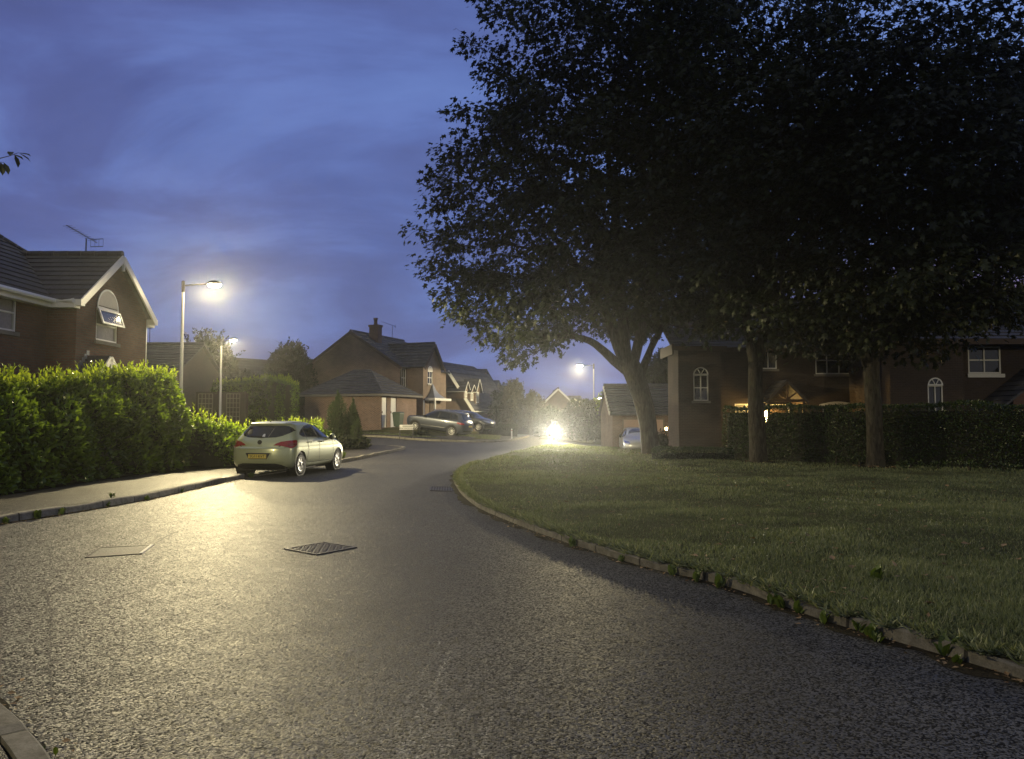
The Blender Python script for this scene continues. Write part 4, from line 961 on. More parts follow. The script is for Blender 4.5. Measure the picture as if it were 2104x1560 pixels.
# timber porch
pc_, pw = 12.62, .98
mb = MB(); slope(mb, (pc_ - pw, 37.0, 2.32), (pc_ - pw, 35.4, 2.32), (pc_, 35.4, 3.36), (pc_, 37.0, 3.36), .22); slope(mb, (pc_ + pw, 35.4, 2.32), (pc_ + pw, 37, 2.32), (pc_, 37, 3.36), (pc_, 35.4, 3.36), .22); mb.build('porch_roof', M['tile'], h1)
mb = MB()
for s_ in (-1, 1):
    mb.bar((pc_ + s_ * pw, 35.45, 2.28), (pc_, 35.45, 3.28), .06, .14); mb.bar((pc_ + s_ * .8, 35.6, .25), (pc_ + s_ * .8, 35.6, 2.3), .1, .1); mb.bar((pc_ + s_ * .8, 35.6, 2.3), (pc_ + s_ * .8, 37, 2.3), .1, .1); mb.bar((pc_, 35.47, 2.45), (pc_ + s_ * .42, 35.47, 2.75), .05, .06)
mb.bar((pc_ - .85, 35.47, 2.4), (pc_ + .85, 35.47, 2.4), .06, .1); mb.bar((pc_, 35.47, 2.4), (pc_, 35.47, 3.2), .06, .08); mb.build('porch_frame', M['brownwood'], h1)
mb = MB(); mfc.slab(mb, 12.2 - 9.72, 13.15 - 9.72, .25, 2.15, .003, .04); o = mb.build('front_door', M['brownwood'], h1)
mb = MB(); mfc.slab(mb, 12.1 - 9.72, 13.25 - 9.72, 2.16, 2.26, .003, .07); mfc.slab(mb, 12.1 - 9.72, 12.19 - 9.72, .25, 2.16, .003, .06); mfc.slab(mb, 13.16 - 9.72, 13.25 - 9.72, .25, 2.16, .003, .06); mb.build('door_frame', M['white'], h1)
LPX = P(1571, 850, 36.75)
mb = MB(); mb.lathe([(.02, .26), (.24, .17), (.24, .155), (.03, .15), (.025, .12)], LPX + V((0, -.14, 0)), n=12); mb.bar(LPX + V((0, -.14, .16)), LPX + V((0, .25, .16)), .03, .03); wl = mb.build('wall_lantern', M['dkmetal'], h1)
mb = MB(); mb.lathe([(.01, .12), (.075, .06), (.085, 0), (.07, -.06), (.01, -.12)], LPX + V((0, -.14, -.01)), n=10); mb.build('lantern_bulb', emit_mat('porch_glow', (1, .62, .17), 900), wl)

# ---------------------------------------------------------------- far right house
h2 = empty('brick_house', (20, 36, .1), 'unlit brick house at the right edge with white window above a sloping porch roof', 'house', 'houses of the estate')
lf = Face((16.15, 33), (19.3, 33)); l2 = Face((19.3, 33), (19.3, 34)); rc = Face((19.3, 34), (27, 34)); sd = Face((16.15, 41), (16.15, 33))
mb = MB(); wa = (17.75 - 16.15, 18.4 - 16.15, 1.2, 3.0)
lf.wall(mb, .1, 5.1, [wa]); l2.wall(mb, .1, 5.1); sd.wall(mb, .1, 5.1); mb.poly([(16.15, 41, 5.1), (16.15, 33, 5.1), (16.15, 37, 7.2)])
wb = (20.1 - 19.3, 21.55 - 19.3, 3.55, 4.75); rc.wall(mb, .1, 5.1, [wb]); mb.build('wall', M['brick_dark'], h2)
mb = MB(); slope(mb, (15.8, 32.7, 4.95), (27, 32.7, 4.95), (27, 37, 7.35), (15.8, 37, 7.35)); slope(mb, (27, 41.3, 4.95), (15.8, 41.3, 4.95), (15.8, 37, 7.35), (27, 37, 7.35)); ridge(mb, (15.8, 37, 7.37), (27, 37, 7.37)); mb.build('roof', M['tile'], h2)
mb = MB(); mb.box(15.7, 15.8, 32.6, 37, 4.6, 5.0); mb.box(15.8, 27, 32.6, 32.68, 4.72, 4.95); mb.build('fascia', M['brownwood'], h2)
lf.window(h2, *wa, vs=(.5,), hs=(.98,), arch='fan'); rc.window(h2, *wb, vs=(.5,), hs=(.5,), fw=.07)
mb = MB(); wsl = Face((20.2, 33.9), (21.7, 33.9)); rc.slab(mb, .72, 2.35, 3.38, 3.54, -.02, .1); mb.build('window_ledge', M['white'], h2)
mb = MB(); slope(mb, (20.35, 33.98, 2.1), (20.35, 32.0, 2.1), (23.2, 32.0, 4.3), (23.2, 33.98, 4.3)); mb.build('porch_roof', M['tile_grey'], h2)
mb = MB(); pf_ = Face((21.0, 32.4), (27, 32.4)); pf_.wall(mb, .1, 2.4); mb.poly([pf_.p(0, 2.4), pf_.p(2.2, 2.4), pf_.p(2.2, 4.0)]); mb.build('porch_wall', M['brick_red'], h2)
mb = MB(); mb.tube([(19.45, 33.9, 5), (19.45, 33.9, .1)], .05, 8); mb.build('downpipe', M['black'], h2)
t, *_x, rr = gable_house('brick_house', 24, 33, 54, 60, 0, 2.3, 3.9, 'x', 'low tiled roof glimpsed between the two dark houses on the right')
aerial(rr, (28.6, 57, 3.9), 1.5, ((-.3, -.1, .02), (.3, .1, -.02)))
# ================================================================ STREET LAMPS
LCOL = (1.0, 0.83, 0.45)
def make_lamp(hgt=6.0, arm=.85):
    """prototype at the origin, arm along +x"""
    t = empty('street_lamp', (0, 0, 0), None, 'street lamp', 'street lamps along the road')
    mb = MB(); mb.lathe([(.085, -.1), (.085, 1.15), (.062, 1.2), (.05, hgt - .35), (.05, hgt)], n=16); mb.build('post', M['galv'], t, smooth=True)
    mb = MB(); mb.lathe([(.062, hgt - .36), (.062, hgt + .04), (.03, hgt + .07)], n=14); mb.tube([(0, 0, hgt - .12), (arm * .4, 0, hgt - .08), (arm - .1, 0, hgt - .05)], [.03, .028, .028], 10); mb.build('bracket_arm', M['dkmetal'], t, smooth=False)
    hd = MB(); c = V((arm + .16, 0, hgt - .04)); n = 18
    hd.lathe([(.02, .12), (.13, .1), (.2, .05), (.215, 0), (.2, -.03)], c, n=n, sx=1.0, sy=1.0)
    i0 = 0
    hd.v = [((p[0] - c.x) * 1.35 + c.x, (p[1]) * .78, p[2]) for p in hd.v]
    h = hd.build('lamp_head', M['dkmetal'], t, smooth=True)
    ln = MB(); ln.lathe([(.19, -.032), (.185, -.07), (.14, -.115), (.06, -.135), (.01, -.14)], c, n=n); ln.v = [((p[0] - c.x) * 1.3 + c.x, p[1] * .76, p[2]) for p in ln.v]
    ln.build('lens', emit_mat('lamp_glow', (1.0, .82, .48), 130), h, smooth=True)
    return t
def lamp_light(root, power, arm, hgt, col=LCOL):
    # lantern optics throw the light down and out over the road, with a cut-off towards the houses
    l = bpy.data.lights.new('lamp_light', 'POINT'); l.energy = power; l.color = col; l.shadow_soft_size = .12
    l.use_nodes = True; nt = l.node_tree; em = nt.nodes['Emission']
    tc = coords(nt, 'Normal'); sx = N(nt, 'ShaderNodeSeparateXYZ'); nt.links.new(tc, sx.inputs[0])
    def rmp(sock, a, b, lo, hi):
        m = N(nt, 'ShaderNodeMapRange', interpolation_type='SMOOTHSTEP'); nt.links.new(sock, m.inputs[0])
        for i, v in zip((1, 2, 3, 4), (a, b, lo, hi)): m.inputs[i].default_value = v
        return m.outputs[0]
    f = N(nt, 'ShaderNodeMath', operation='MULTIPLY'); nt.links.new(rmp(sx.outputs[2], -.05, .01, 1.0, .015), f.inputs[0]); nt.links.new(rmp(sx.outputs[0], -.20, -.05, .02, 1.0), f.inputs[1])
    nt.links.new(f.outputs[0], em.inputs['Strength'])
    o = bpy.data.objects.new('lamp_light', l); COL.objects.link(o); o.parent = root; o.location = (arm + .16, 0, hgt - .30); return o
HL, ARM = 6.5, 1.0
proto = make_lamp(HL, ARM)
p1 = P(374, 700, 28.5); specs = [
    ((p1.x, 28.5, .12), 0.0, 'tall street lamp glowing behind the right end of the tall hedge', 1.0),
    ((P(453, 800, 43).x, 43.0, .1), R(-38), 'street lamp in front of the garden trellis, middle distance', 1.0),
    ((P(1220, 800, 64).x, 64.0, -.45), R(180), 'street lamp beyond the road, head just left of the big tree trunk', 1.0),
    ((P(1249, 830, 108).x, 108, -2.0), R(180), 'farthest small street lamp beside the garage roof end', 1.0),
    ((-11.3, 4.2, .12), 0.0, 'street lamp just out of view beside the near end of the tall hedge', 1.0),
    ((23.0, 14.0, .1), R(180), 'street lamp off to the right beyond the lawn', 1.0)]
lamps = []
for k, (loc, rz, lab, _) in enumerate(specs):
    o = proto if k == 0 else copy_tree(proto)
    o.location = loc; o.rotation_euler = (0, 0, rz); o['label'] = lab; lamps.append(o)
LP = [9000, 4500, 8500, 5000, 2300, 1300]
lamps[1].scale = (1, 1, .9)
for o, pw in zip(lamps, LP): lamp_light(o, pw, ARM, HL)

# ================================================================ FENCE WITH TRELLIS
YF = 45.0
fx = lambda px, Y=YF: P(px, 830, Y).x
def post(mb, px, zt, r=.05): x = fx(px); mb.box(x - r, x + r, YF - .05, YF + .05, .4, zt)
ztop = P(400, 806, YF).z
t = empty('garden_fence', (fx(450), YF, .5), 'dark close-board garden fence with pale trellis panels under the far hedge', 'fence')
mb = MB(); x = fx(386); i = 0
while x < fx(505):
    w = .14; mb.box(x, x + w - .008, YF + .03 + .012 * (i % 2), YF + .05 + .012 * (i % 2), .45, ztop - .06 + .02 * math.sin(i * 2.1)); x += w; i += 1
mb.build('board_panel', M['wood'], t)
for px in (395, 448, 504): mb = MB(); post(mb, px, ztop + .05, .055); mb.build('post', M['wood'], t)
mb = MB(); mb.box(fx(386), fx(505), YF - .03, YF + .07, ztop - .06, ztop); mb.build('rail', M['wood'], t)
for a, b, za, nx, nz_ in ((408, 437, 866, 4, 6), (466, 493, 862, 4, 6)):
    mb = MB(); x0, x1 = fx(a), fx(b); z0, z1 = P(420, za, YF).z - .1, ztop - .1
    for k in range(nx + 1): xx = x0 + (x1 - x0) * k / nx; mb.box(xx - .018, xx + .018, YF - .04, YF - .015, z0, z1)
    for k in range(nz_ + 1): zz = z0 + (z1 - z0) * k / nz_; mb.box(x0, x1, YF - .055, YF - .04, zz - .018, zz + .018)
    mb.build('trellis', M['palewood'], t)

# ================================================================ SIGN, BIN, POSTS
def text_mesh(s, size, name, mat, parent, loc, rot, sx=1.0):
    cu = bpy.data.curves.new('txt', 'FONT'); cu.body = s; cu.size = size; cu.align_x = 'CENTER'; cu.align_y = 'CENTER'; cu.extrude = .002
    ob = bpy.data.objects.new('txt', cu); COL.objects.link(ob)
    me = bpy.data.meshes.new_from_object(ob.evaluated_get(bpy.context.evaluated_depsgraph_get())); bpy.data.objects.remove(ob)
    o = link(name, me, mat, parent); o.location = loc; o.rotation_euler = rot; o.scale = (sx, 1, 1); return o
YS = 48.6
sx0, sx1 = P(821, 880, YS).x, P(849.5, 880, YS).x; zt, zb = P(835, 873, YS).z, P(835, 883.5, YS).z; zg = bank_z((sx0 + sx1) / 2, YS + .6) - .1
t = empty('street_name_sign', ((sx0 + sx1) / 2, YS, zg), 'low white street name sign on two legs before the brick garage', 'street sign')
mb = MB(); mb.box(sx0, sx1, YS - .02, YS + .02, zb, zt); pl_ = mb.build('name_plate', M['white'], t, bevel=.008)
text_mesh('WATERSEDGE', .158, 'lettering', M['black'], pl_, (0, -.024, (zb + zt) / 2 - .075 - zg), (R(90), 0, 0), .93)
mb = MB()
for k in range(9): xx = sx0 + .2 + k * .075; mb.box(xx, xx + .05, YS - .026, YS - .02, zt - .12, zt - .055)
mb.build('small_line', M['dkmetal'], pl_)
for x in (sx0 + .01, sx1 - .03): mb = MB(); mb.box(x - .03, x + .03, YS - .0, YS + .06, zg - .1, zt); mb.build('leg', M['dkmetal'], t)

bp = kk(0, 1.1) + mu * .75; bz = bank_z(bp.x, bp.y); c = V((bp.x, bp.y, bz))
t = empty('wheelie_bin', c, 'green wheelie bin standing beside the white garage doors', 'wheelie bin')
def rr4(w, d, z, off=0): return [c + mu * (sx * w / 2) + mv * (sy * d / 2 + off) + V((0, 0, z)) for sx, sy in ((-1, -1), (1, -1), (1, 1), (-1, 1))]
mb = MB(); mb.hexa(rr4(.46, .5, .06), rr4(.6, .66, .96)); mb.hexa(rr4(.64, .7, .96), rr4(.65, .72, 1.0)); mb.build('bin_body', M['bin'], t, bevel=.02)
mb = MB(); mb.hexa(rr4(.66, .76, 1.0), rr4(.5, .6, 1.09)); mb.build('lid', M['bin'], t, bevel=.02)
mb = MB(); mb.bar(c + mv * .42 + mu * -.26 + V((0, 0, 1.0)), c + mv * .42 + mu * .26 + V((0, 0, 1.0)), .03, .03); mb.build('handle', M['black'], t)
for s_ in (-1, 1): mb = MB(); mb.lathe([(.1, -.025), (.1, .025)], c + mu * (.25 * s_) + mv * .24 + V((0, 0, .1)), mu, 14); mb.build('wheel', M['black'], t)
p = P(1051.5, 893, 57); z0 = bank_z(p.x, p.y)
t = empty('marker_post', (p.x, p.y, p.z), 'short white marker post at the mouth of the far drive', 'post')
mb = MB(); mb.lathe([(.05, -.3), (.05, .36), (.035, .42), (.0, .44)], p, n=10); mb.build('post_body', M['white'], t)
mb = MB(); mb.lathe([(.052, .26), (.052, .31)], p, n=10); mb.build('band', M['red'], t)
p = P(1369, 881, 43.5)
t = empty('garden_light', (p.x, p.y, -.45), 'thin garden light post glowing orange beside the house corner', 'garden light')
mb = MB(); mb.tube([(p.x, p.y, -.45), (p.x, p.y, p.z - .08)], .035, 8); mb.build('post', M['dkmetal'], t)
mb = MB(); mb.lathe([(.03, -.1), (.07, -.06), (.07, .05), (.03, .08)], p, n=10); mb.build('lamp_globe', emit_mat('garden_glow', (1, .62, .25), 40), t)
mb = MB(); mb.lathe([(.09, .08), (.03, .14), (.0, .15)], p, n=10); mb.build('cap', M['dkmetal'], t)
l = bpy.data.lights.new('garden_lamp', 'POINT'); l.energy = 22; l.color = (1, .5, .18); l.shadow_soft_size = .06
o = bpy.data.objects.new('garden_lamp', l); COL.objects.link(o); o.parent = t; o.location = (.0, -.12, p.z + .45 - .12)
t = empty('garden_wall', (9.3, 44.4, -.45), 'low brick garden wall glowing orange beside the pink garage door', 'wall')
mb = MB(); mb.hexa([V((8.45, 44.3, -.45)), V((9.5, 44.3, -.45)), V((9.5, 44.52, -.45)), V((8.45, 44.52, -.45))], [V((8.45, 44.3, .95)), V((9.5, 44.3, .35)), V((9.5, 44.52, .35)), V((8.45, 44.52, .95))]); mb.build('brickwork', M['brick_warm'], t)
# ================================================================ CARS
def ring_curve(xr, xf, w, rc, fc, n=80, exr=2.5, exf=2.3):
    """closed plan outline (rear xr, front xf, half width w) with rounded ends"""
    pts = []
    h = n // 2
    for i in range(h + 1):
        u = i / h; u = .5 - .5 * math.cos(math.pi * u)
        x = xr + (xf - xr) * u; k = 1.0
        a = (x - xr) / rc; b = (xf - x) / fc
        if a < 1: k *= (max(0, 1 - (1 - a) ** exr)) ** (1 / exr)
        if b < 1: k *= (max(0, 1 - (1 - b) ** exf)) ** (1 / exf)
        pts.append((x, w * k))
    return [(x, -y) for x, y in pts] + [(x, y) for x, y in reversed(pts[1:-1])]
def car_body(rings, axles, wr, mat, parent, arch_r, wide):
    mb = MB(); n = 80; base = None
    allr = [ring_curve(xr, xf, w, rc, fc, n) for z, xr, xf, w, rc, fc in rings]
    for (z, *_), ring in zip(rings, allr): mb.v += [(x, y, z) for x, y in ring]
    k = len(allr[0])
    for i in range(len(rings) - 1):
        for j in range(k): a = i * k + j; b = i * k + (j + 1) % k; mb.f.append((a, b, b + k, a + k))
    mb.f.append(tuple(reversed(range(k))))
    z = rings[-1][0]; top = (len(rings) - 1) * k
    mb.f.append(tuple(top + j for j in range(k)))
    bm = bmesh.new()
    for v in mb.v: bm.verts.new(v)
    bm.verts.ensure_lookup_table()
    for f in mb.f: bm.faces.new([bm.verts[i] for i in f])
    bmesh.ops.recalc_face_normals(bm, faces=bm.faces)
    bvh = BVHTree.FromBMesh(bm)
    me = bpy.data.meshes.new('body'); bm.to_mesh(me); bm.free()
    ob = bpy.data.objects.new('body', me); COL.objects.link(ob)
    cut = MB()
    for ax in axles:
        for s_ in (-1, 1): cut.lathe([(arch_r, 0), (arch_r, .6)], (ax, s_ * (wide - .27), wr), (0, s_, 0), 40)
    cme = bpy.data.meshes.new('cut'); cme.from_pydata(cut.v, [], cut.f); cb = bmesh.new(); cb.from_mesh(cme); bmesh.ops.recalc_face_normals(cb, faces=cb.faces); cb.to_mesh(cme); cb.free()
    co = bpy.data.objects.new('cut', cme); COL.objects.link(co)
    md = ob.modifiers.new('arches', 'BOOLEAN'); md.operation = 'DIFFERENCE'; md.object = co; md.solver = 'EXACT'
    me2 = bpy.data.meshes.new_from_object(ob.evaluated_get(bpy.context.evaluated_depsgraph_get()))
    bpy.data.objects.remove(ob); bpy.data.objects.remove(co)
    for p in me2.polygons: p.use_smooth = True
    me2.name = 'body'
    try: me2.set_sharp_from_angle(angle=R(38))
    except Exception: pass
    o = link('body', me2, None, parent); me2.materials.clear(); me2.materials.append(mat)
    return o, bvh
def patch(bvh, poly, view, name, mat, parent, off=.004, step=.035, yaw=0.0):
    """a panel laid on the body: poly in view axes. view 'R','L' (x,z), 'B','F' (y,z), or 'D' with yaw (h,z), 'T' (x,y)"""
    pts = []
    n = len(poly)
    for i in range(n):
        a = V(poly[i]); b = V(poly[(i + 1) % n]); m_ = max(1, int((b - a).length / step))
        pts += [a.lerp(b, j / m_) for j in range(m_)]
    ne = len(pts); edges = [(i, (i + 1) % ne) for i in range(ne)]
    x0, x1 = min(p.x for p in pts), max(p.x for p in pts); y0, y1 = min(p.y for p in pts), max(p.y for p in pts)
    def inside(q):
        c = False
        for i in range(ne):
            a, b = pts[i], pts[i - 1]
            if (a.y > q[1]) != (b.y > q[1]) and q[0] < (b.x - a.x) * (q[1] - a.y) / (b.y - a.y) + a.x: c = not c
        return c
    inn = []
    yy = y0 + step * .6
    while yy < y1:
        xx = x0 + step * .6
        while xx < x1:
            if inside((xx, yy)) and min((V((xx, yy)) - p).length for p in pts) > step * .45: inn.append(V((xx, yy)))
            xx += step
        yy += step
    vs, _, fs, *_r = geometry.delaunay_2d_cdt(pts + inn, edges, [], 1, 1e-5)
    out = []
    for q in vs:
        if view == 'R': o, d = V((q.x, -3, q.y)), V((0, 1, 0))
        elif view == 'L': o, d = V((q.x, 3, q.y)), V((0, -1, 0))
        elif view == 'B': o, d = V((-3, q.x, q.y)), V((1, 0, 0))
        elif view == 'F': o, d = V((9, q.x, q.y)), V((-1, 0, 0))
        elif view == 'T': o, d = V((q.x, q.y, 4)), V((0, 0, -1))
        else:
            d = V((math.cos(yaw), math.sin(yaw), 0)); rgt = V((d.y, -d.x, 0)); o = rgt * q.x - d * 6 + V((0, 0, q.y))
        h, nrm, idx, dist = bvh.ray_cast(o, d)
        if h is None: h, nrm, idx, dist = bvh.find_nearest(o + d * 6)
        if nrm.dot(d) > 0: nrm = -nrm
        out.append(h + nrm * off)
    mb = MB(); mb.v = [tuple(p) for p in out]
    for f in fs:
        a, b, c = (out[i] for i in f)
        mb.f.append(tuple(f) if True else f)
    o = mb.build(name, mat, parent, smooth=True); return o
def strip(p, q, w=.008):
    p, q = V(p), V(q); d = (q - p).normalized(); n = V((-d.y, d.x)) * w / 2; return [p + n, q + n, q - n, p - n]
def wheel(parent, x, y, r, side, spokes=7, w=.2, rim=.64, mat='alloy'):
    c = V((x, y, r)); ax = V((0, side, 0)); mb = MB()
    mb.lathe([(r * rim, -w * .9), (r * .9, -w), (r * .985, -w * .92), (r, -w * .5), (r * .985, -.03), (r * .93, 0), (r * rim, -.012)], c, ax, 36)
    t = mb.build('tyre', M['rubber'], None, smooth=True); t.name = 'wheel'; t.data.name = 'wheel'; t.parent = parent
    mb = MB(); rr = r * rim
    mb.lathe([(rr, -.11), (rr * .92, -.10), (.02, -.10)], c, ax, 30); mb.build('brake_disc', M['black'], t)
    mb = MB(); k = 30
    prof = [(rr + .004, -.012), (rr * .98, .004), (rr * .9, .002), (rr * .88, -.03)]
    vs0 = len(mb.v); X = V((1, 0, 0)); Z = V((0, 0, 1))
    for rad, o in prof:
        for j in range(k): a = 2 * math.pi * j / k; mb.v.append(tuple(c + ax * o + X * (math.cos(a) * rad) + Z * (math.sin(a) * rad)))
    for i in range(len(prof) - 1):
        for j in range(k): a = i * k + j; b = i * k + (j + 1) % k; mb.f.append((a, b, b + k, a + k))
    for s_ in range(spokes):
        a = 2 * math.pi * s_ / spokes + .3; dv = X * math.cos(a) + Z * math.sin(a); tv = X * -math.sin(a) + Z * math.cos(a)
        wi, wo = .03, .036 if spokes < 9 else .022
        lo = [c + dv * .04 + tv * -wi + ax * -.02, c + dv * .04 + tv * wi + ax * -.02, c + dv * rr * .93 + tv * wo + ax * -.02, c + dv * rr * .93 - tv * wo + ax * -.02]
        hi = [q + ax * .018 for q in lo]; hi[0] = hi[0] + ax * -.004; mb.hexa(lo, hi)
    mb.lathe([(.06, -.03), (.058, .006), (.03, .012)], c, ax, 16)
    mb.build('rim', M[mat], t)
    return t

# ---------------------------------------------------------------- pale hatchback parked half across the dropped kerb
paint = pm('champagne_paint', (0.56, 0.60, 0.37), 0.28, metal=0.3, var=0.03, coat=0.8)
RG = [(.19, .30, 4.12, .74, .3, .45), (.24, .16, 4.26, .82, .35, .5), (.32, .06, 4.36, .868, .42, .55), (.42, .02, 4.40, .888, .45, .6), (.52, .0, 4.42, .898, .5, .65), (.62, .005, 4.40, .902, .5, .68), (.70, .015, 4.36, .904, .5, .7), (.765, .022, 4.30, .902, .5, .72),
      (.785, .03, 4.27, .90, .5, .72), (.80, .075, 4.25, .897, .5, .74), (.86, .095, 4.14, .893, .5, .76), (.91, .11, 4.0, .888, .5, .78), (.955, .13, 3.82, .88, .5, .8), (1.0, .155, 3.58, .862, .5, .85), (1.035, .18, 3.38, .845, .5, .95), (1.1, .235, 3.24, .81, .5, .95), (1.18, .31, 3.09, .768, .5, .92), (1.26, .385, 2.93, .728, .5, .88),
      (1.33, .45, 2.76, .69, .5, .85), (1.385, .49, 2.6, .655, .5, .8), (1.412, .46, 2.5, .635, .45, .8), (1.44, .45, 2.38, .61, .45, .8), (1.465, .56, 2.24, .575, .5, .8), (1.487, .78, 2.05, .51, .5, .7), (1.5, 1.02, 1.85, .4, .4, .4), (1.506, 1.2, 1.7, .25, .25, .25)]
car = empty('parked_car', (0, 0, 0), 'pale champagne hatchback parked by the laurel hedge with its rear facing the viewer', 'car', 'parked cars')
AX, WR = (.80, 3.485), .315
body, bvh = car_body(RG, AX, WR, paint, car, .365, .90)
for a in AX:
    for s_ in (-1, 1): MB().lathe([(.36, -.02), (.36, .26)], (a, s_ * .62, WR), (0, s_, 0), 28).build('wheel_well', M['black'], body)
mb = MB(); mb.box(.3, 4.1, -.7, .7, .16, .24); mb.build('underbody', M['black'], body)
rw = [(-.40, 1.06), (0, 1.045), (.40, 1.06), (.56, 1.10), (.68, 1.17), (.735, 1.235), (.68, 1.30), (.58, 1.365), (.40, 1.392), (0, 1.402), (-.40, 1.392), (-.58, 1.365), (-.68, 1.30), (-.735, 1.235), (-.68, 1.17), (-.56, 1.10)]
rwo = patch(bvh, rw, 'B', 'rear_window', M['car_glass'], car)
dlo = [(.86, 1.13), (1.02, 1.055), (2.0, 1.02), (3.02, .985), (3.0, 1.02), (2.62, 1.235), (2.3, 1.365), (2.05, 1.405), (1.75, 1.405), (1.4, 1.36), (1.1, 1.265), (.93, 1.19)]
for s_ in 'RL':
    fr_ = patch(bvh, dlo, s_, 'window_surround', M['black'], car, .003)
    patch(bvh, [(.93, 1.125), (1.04, 1.075), (1.2, 1.07), (1.2, 1.28), (1.1, 1.235), (.98, 1.18)], s_, 'quarter_window', M['car_glass'], fr_, .007)
    patch(bvh, [(1.27, 1.065), (1.98, 1.045), (1.87, 1.385), (1.72, 1.38), (1.42, 1.335), (1.27, 1.29)], s_, 'rear_side_window', M['car_glass'], fr_, .007)
    patch(bvh, [(2.10, 1.04), (2.78, 1.01), (2.74, 1.11), (2.5, 1.265), (2.27, 1.35), (2.06, 1.385), (1.98, 1.385)], s_, 'front_side_window', M['car_glass'], fr_, .007)
    for ln_ in (((1.22, .95), (1.28, .72)), ((1.28, .72), (1.22, .42)), ((1.24, 1.05), (1.22, .95)), ((2.04, 1.02), (2.06, .36)), ((3.06, .98), (3.1, .40)), ((1.22, .42), (1.3, .34)), ((1.3, .34), (3.08, .34))):
        patch(bvh, strip(*ln_, .015), s_, 'shut_line', M['black'], body, .003, .08)
    patch(bvh, [(1.2, .2), (3.1, .2), (3.1, .255), (1.2, .255)], s_, 'sill', M['black'], body, .004, .08)
    hs_ = -1 if s_ == 'R' else 1
    for hx in (1.34, 2.14):
        mb = MB(); h, nr, *_z = bvh.ray_cast(V((hx + .09, 3 * hs_, .90)), V((0, -hs_, 0)))
        mb.tube([h + V((-.09, 0, 0)), h + V((-.06, hs_ * .035, .004)), h + V((.06, hs_ * .035, .004)), h + V((.09, 0, 0))], [.012, .016, .016, .012], 8); mb.build('door_handle', paint, car, smooth=True)
    # mirror
    m_ = V((2.86, hs_ * .96, 1.03)); mb = MB(); mb.lathe([(.015, -.1), (.085, -.085), (.1, 0), (.075, .07), (.01, .1)], m_, (1, 0, .1), 14, 1, .75); mo = mb.build('mirror', paint, car, smooth=True)
    mb = MB(); mb.bar(m_ - V((0, hs_ * .06, .05)), V((2.88, hs_ * .8, .99)), .05, .06); mb.build('mirror_arm', M['black'], mo)
    mb = MB(); mb.lathe([(.075, -.104), (.07, -.108), (.01, -.11)], m_, (1, 0, .1), 14, 1, .75); mb.build('mirror_glass', M['car_glass'], mo)
    mb = MB(); mb.tube([(2.0 - 1.5, hs_ * .565, 1.452), (1.2, hs_ * .585, 1.478), (1.9, hs_ * .585, 1.470), (2.5, hs_ * .62, 1.405)], .009, 6); mb.build('roof_seam', M['black'], body)
tl = [(.36, .845), (.45, .905), (.56, .945), (.75, .968), (.98, .985), (1.01, .95), (.985, .86), (.93, .80), (.80, .765), (.68, .79), (.56, .83), (.45, .842)]
for s_, yw in ((1, R(45)), (-1, R(-45))):
    q = [(h * s_, z) for h, z in tl]
    tlo = patch(bvh, q, 'D', 'tail_light', M['red'], car, .012, yaw=yw)
    patch(bvh, [(h * s_, z) for h, z in [(.66, .86), (.78, .9), (.93, .9), (.95, .87), (.86, .82), (.74, .815)]], 'D', 'reflector', pm('reflector_red', (.2, .01, .012), .3, coat=.6), tlo, .016, yaw=yw)
patch(bvh, [(-.62, .20), (.62, .20), (.74, .25), (.62, .33), (.46, .365), (-.46, .365), (-.62, .33), (-.74, .25)], 'B', 'rear_valance', M['black'], car, .006)
for ln_ in (((-.52, .80), (.52, .80)), ((-.52, .80), (-.62, .86)), ((.52, .80), (.62, .86))): patch(bvh, strip(*ln_, .018), 'B', 'shut_line', M['black'], body, .003, .06)
patch(bvh, strip((-.70, .40), (-.42, .40), .018), 'B', 'bumper_crease', paint, body, .012, .06); patch(bvh, strip((.42, .40), (.70, .40), .018), 'B', 'bumper_crease', paint, body, .012, .06)
patch(bvh, [(-.70, .762), (.70, .762), (.66, .792), (-.66, .792)], 'B', 'bumper_lip', paint, car, .022, .06)
patch(bvh, [(-.5, 1.40), (.5, 1.40), (.56, 1.432), (-.56, 1.432)], 'B', 'spoiler', paint, car, .03, .06)
rec = patch(bvh, [(-.38, .645), (.38, .645), (.28, .475), (.24, .46), (-.24, .46), (-.28, .475)], 'B', 'plate_recess', M['black'], car, .005)
mb = MB()
for a, b in (((-.38, .645), (-.27, .465)), ((-.27, .465), (.27, .465)), ((.27, .465), (.38, .645))):
    pa, _n, *_z = bvh.ray_cast(V((-3, a[0], a[1])), V((1, 0, 0))); pb, _n, *_z = bvh.ray_cast(V((-3, b[0], b[1])), V((1, 0, 0))); mb.bar(pa + V((-.01, 0, 0)), pb + V((-.01, 0, 0)), .03, .02, V((1, 0, 0)))
mb.build('plate_surround', paint, rec)
mb = MB(); mb.box(-.022, -.012, -.26, .26, .50, .612); npl = mb.build('number_plate', M['plate'], car)
text_mesh('SG11 KVT', .105, 'plate_lettering', M['black'], npl, (-.0235, 0, .556), (R(90), 0, R(-90)), .93)
eb, _n, *_z = bvh.ray_cast(V((-3, 0, .93)), V((1, 0, 0)))
mb = MB(); mb.lathe([(.062, 0), (.062, .012), (.05, .016), (.048, .008), (.01, .008)], eb, (-1, 0, .2), 24); em = mb.build('emblem', M['dkmetal'], car)
mb = MB()
for a, b in (((-.03, .02), (.0, .03)), ((.0, .03), (.012, .005)), ((.012, .005), (-.02, -.008)), ((-.02, -.008), (.0, -.03)), ((.0, -.03), (.032, -.02)), ((.03, .022), (.036, -.005))): mb.bar(eb + V((-.016, a[0], a[1])), eb + V((-.016, b[0], b[1])), .012, .006, V((1, 0, 0)))
mb.build('emblem_figure', M['chrome'], em)
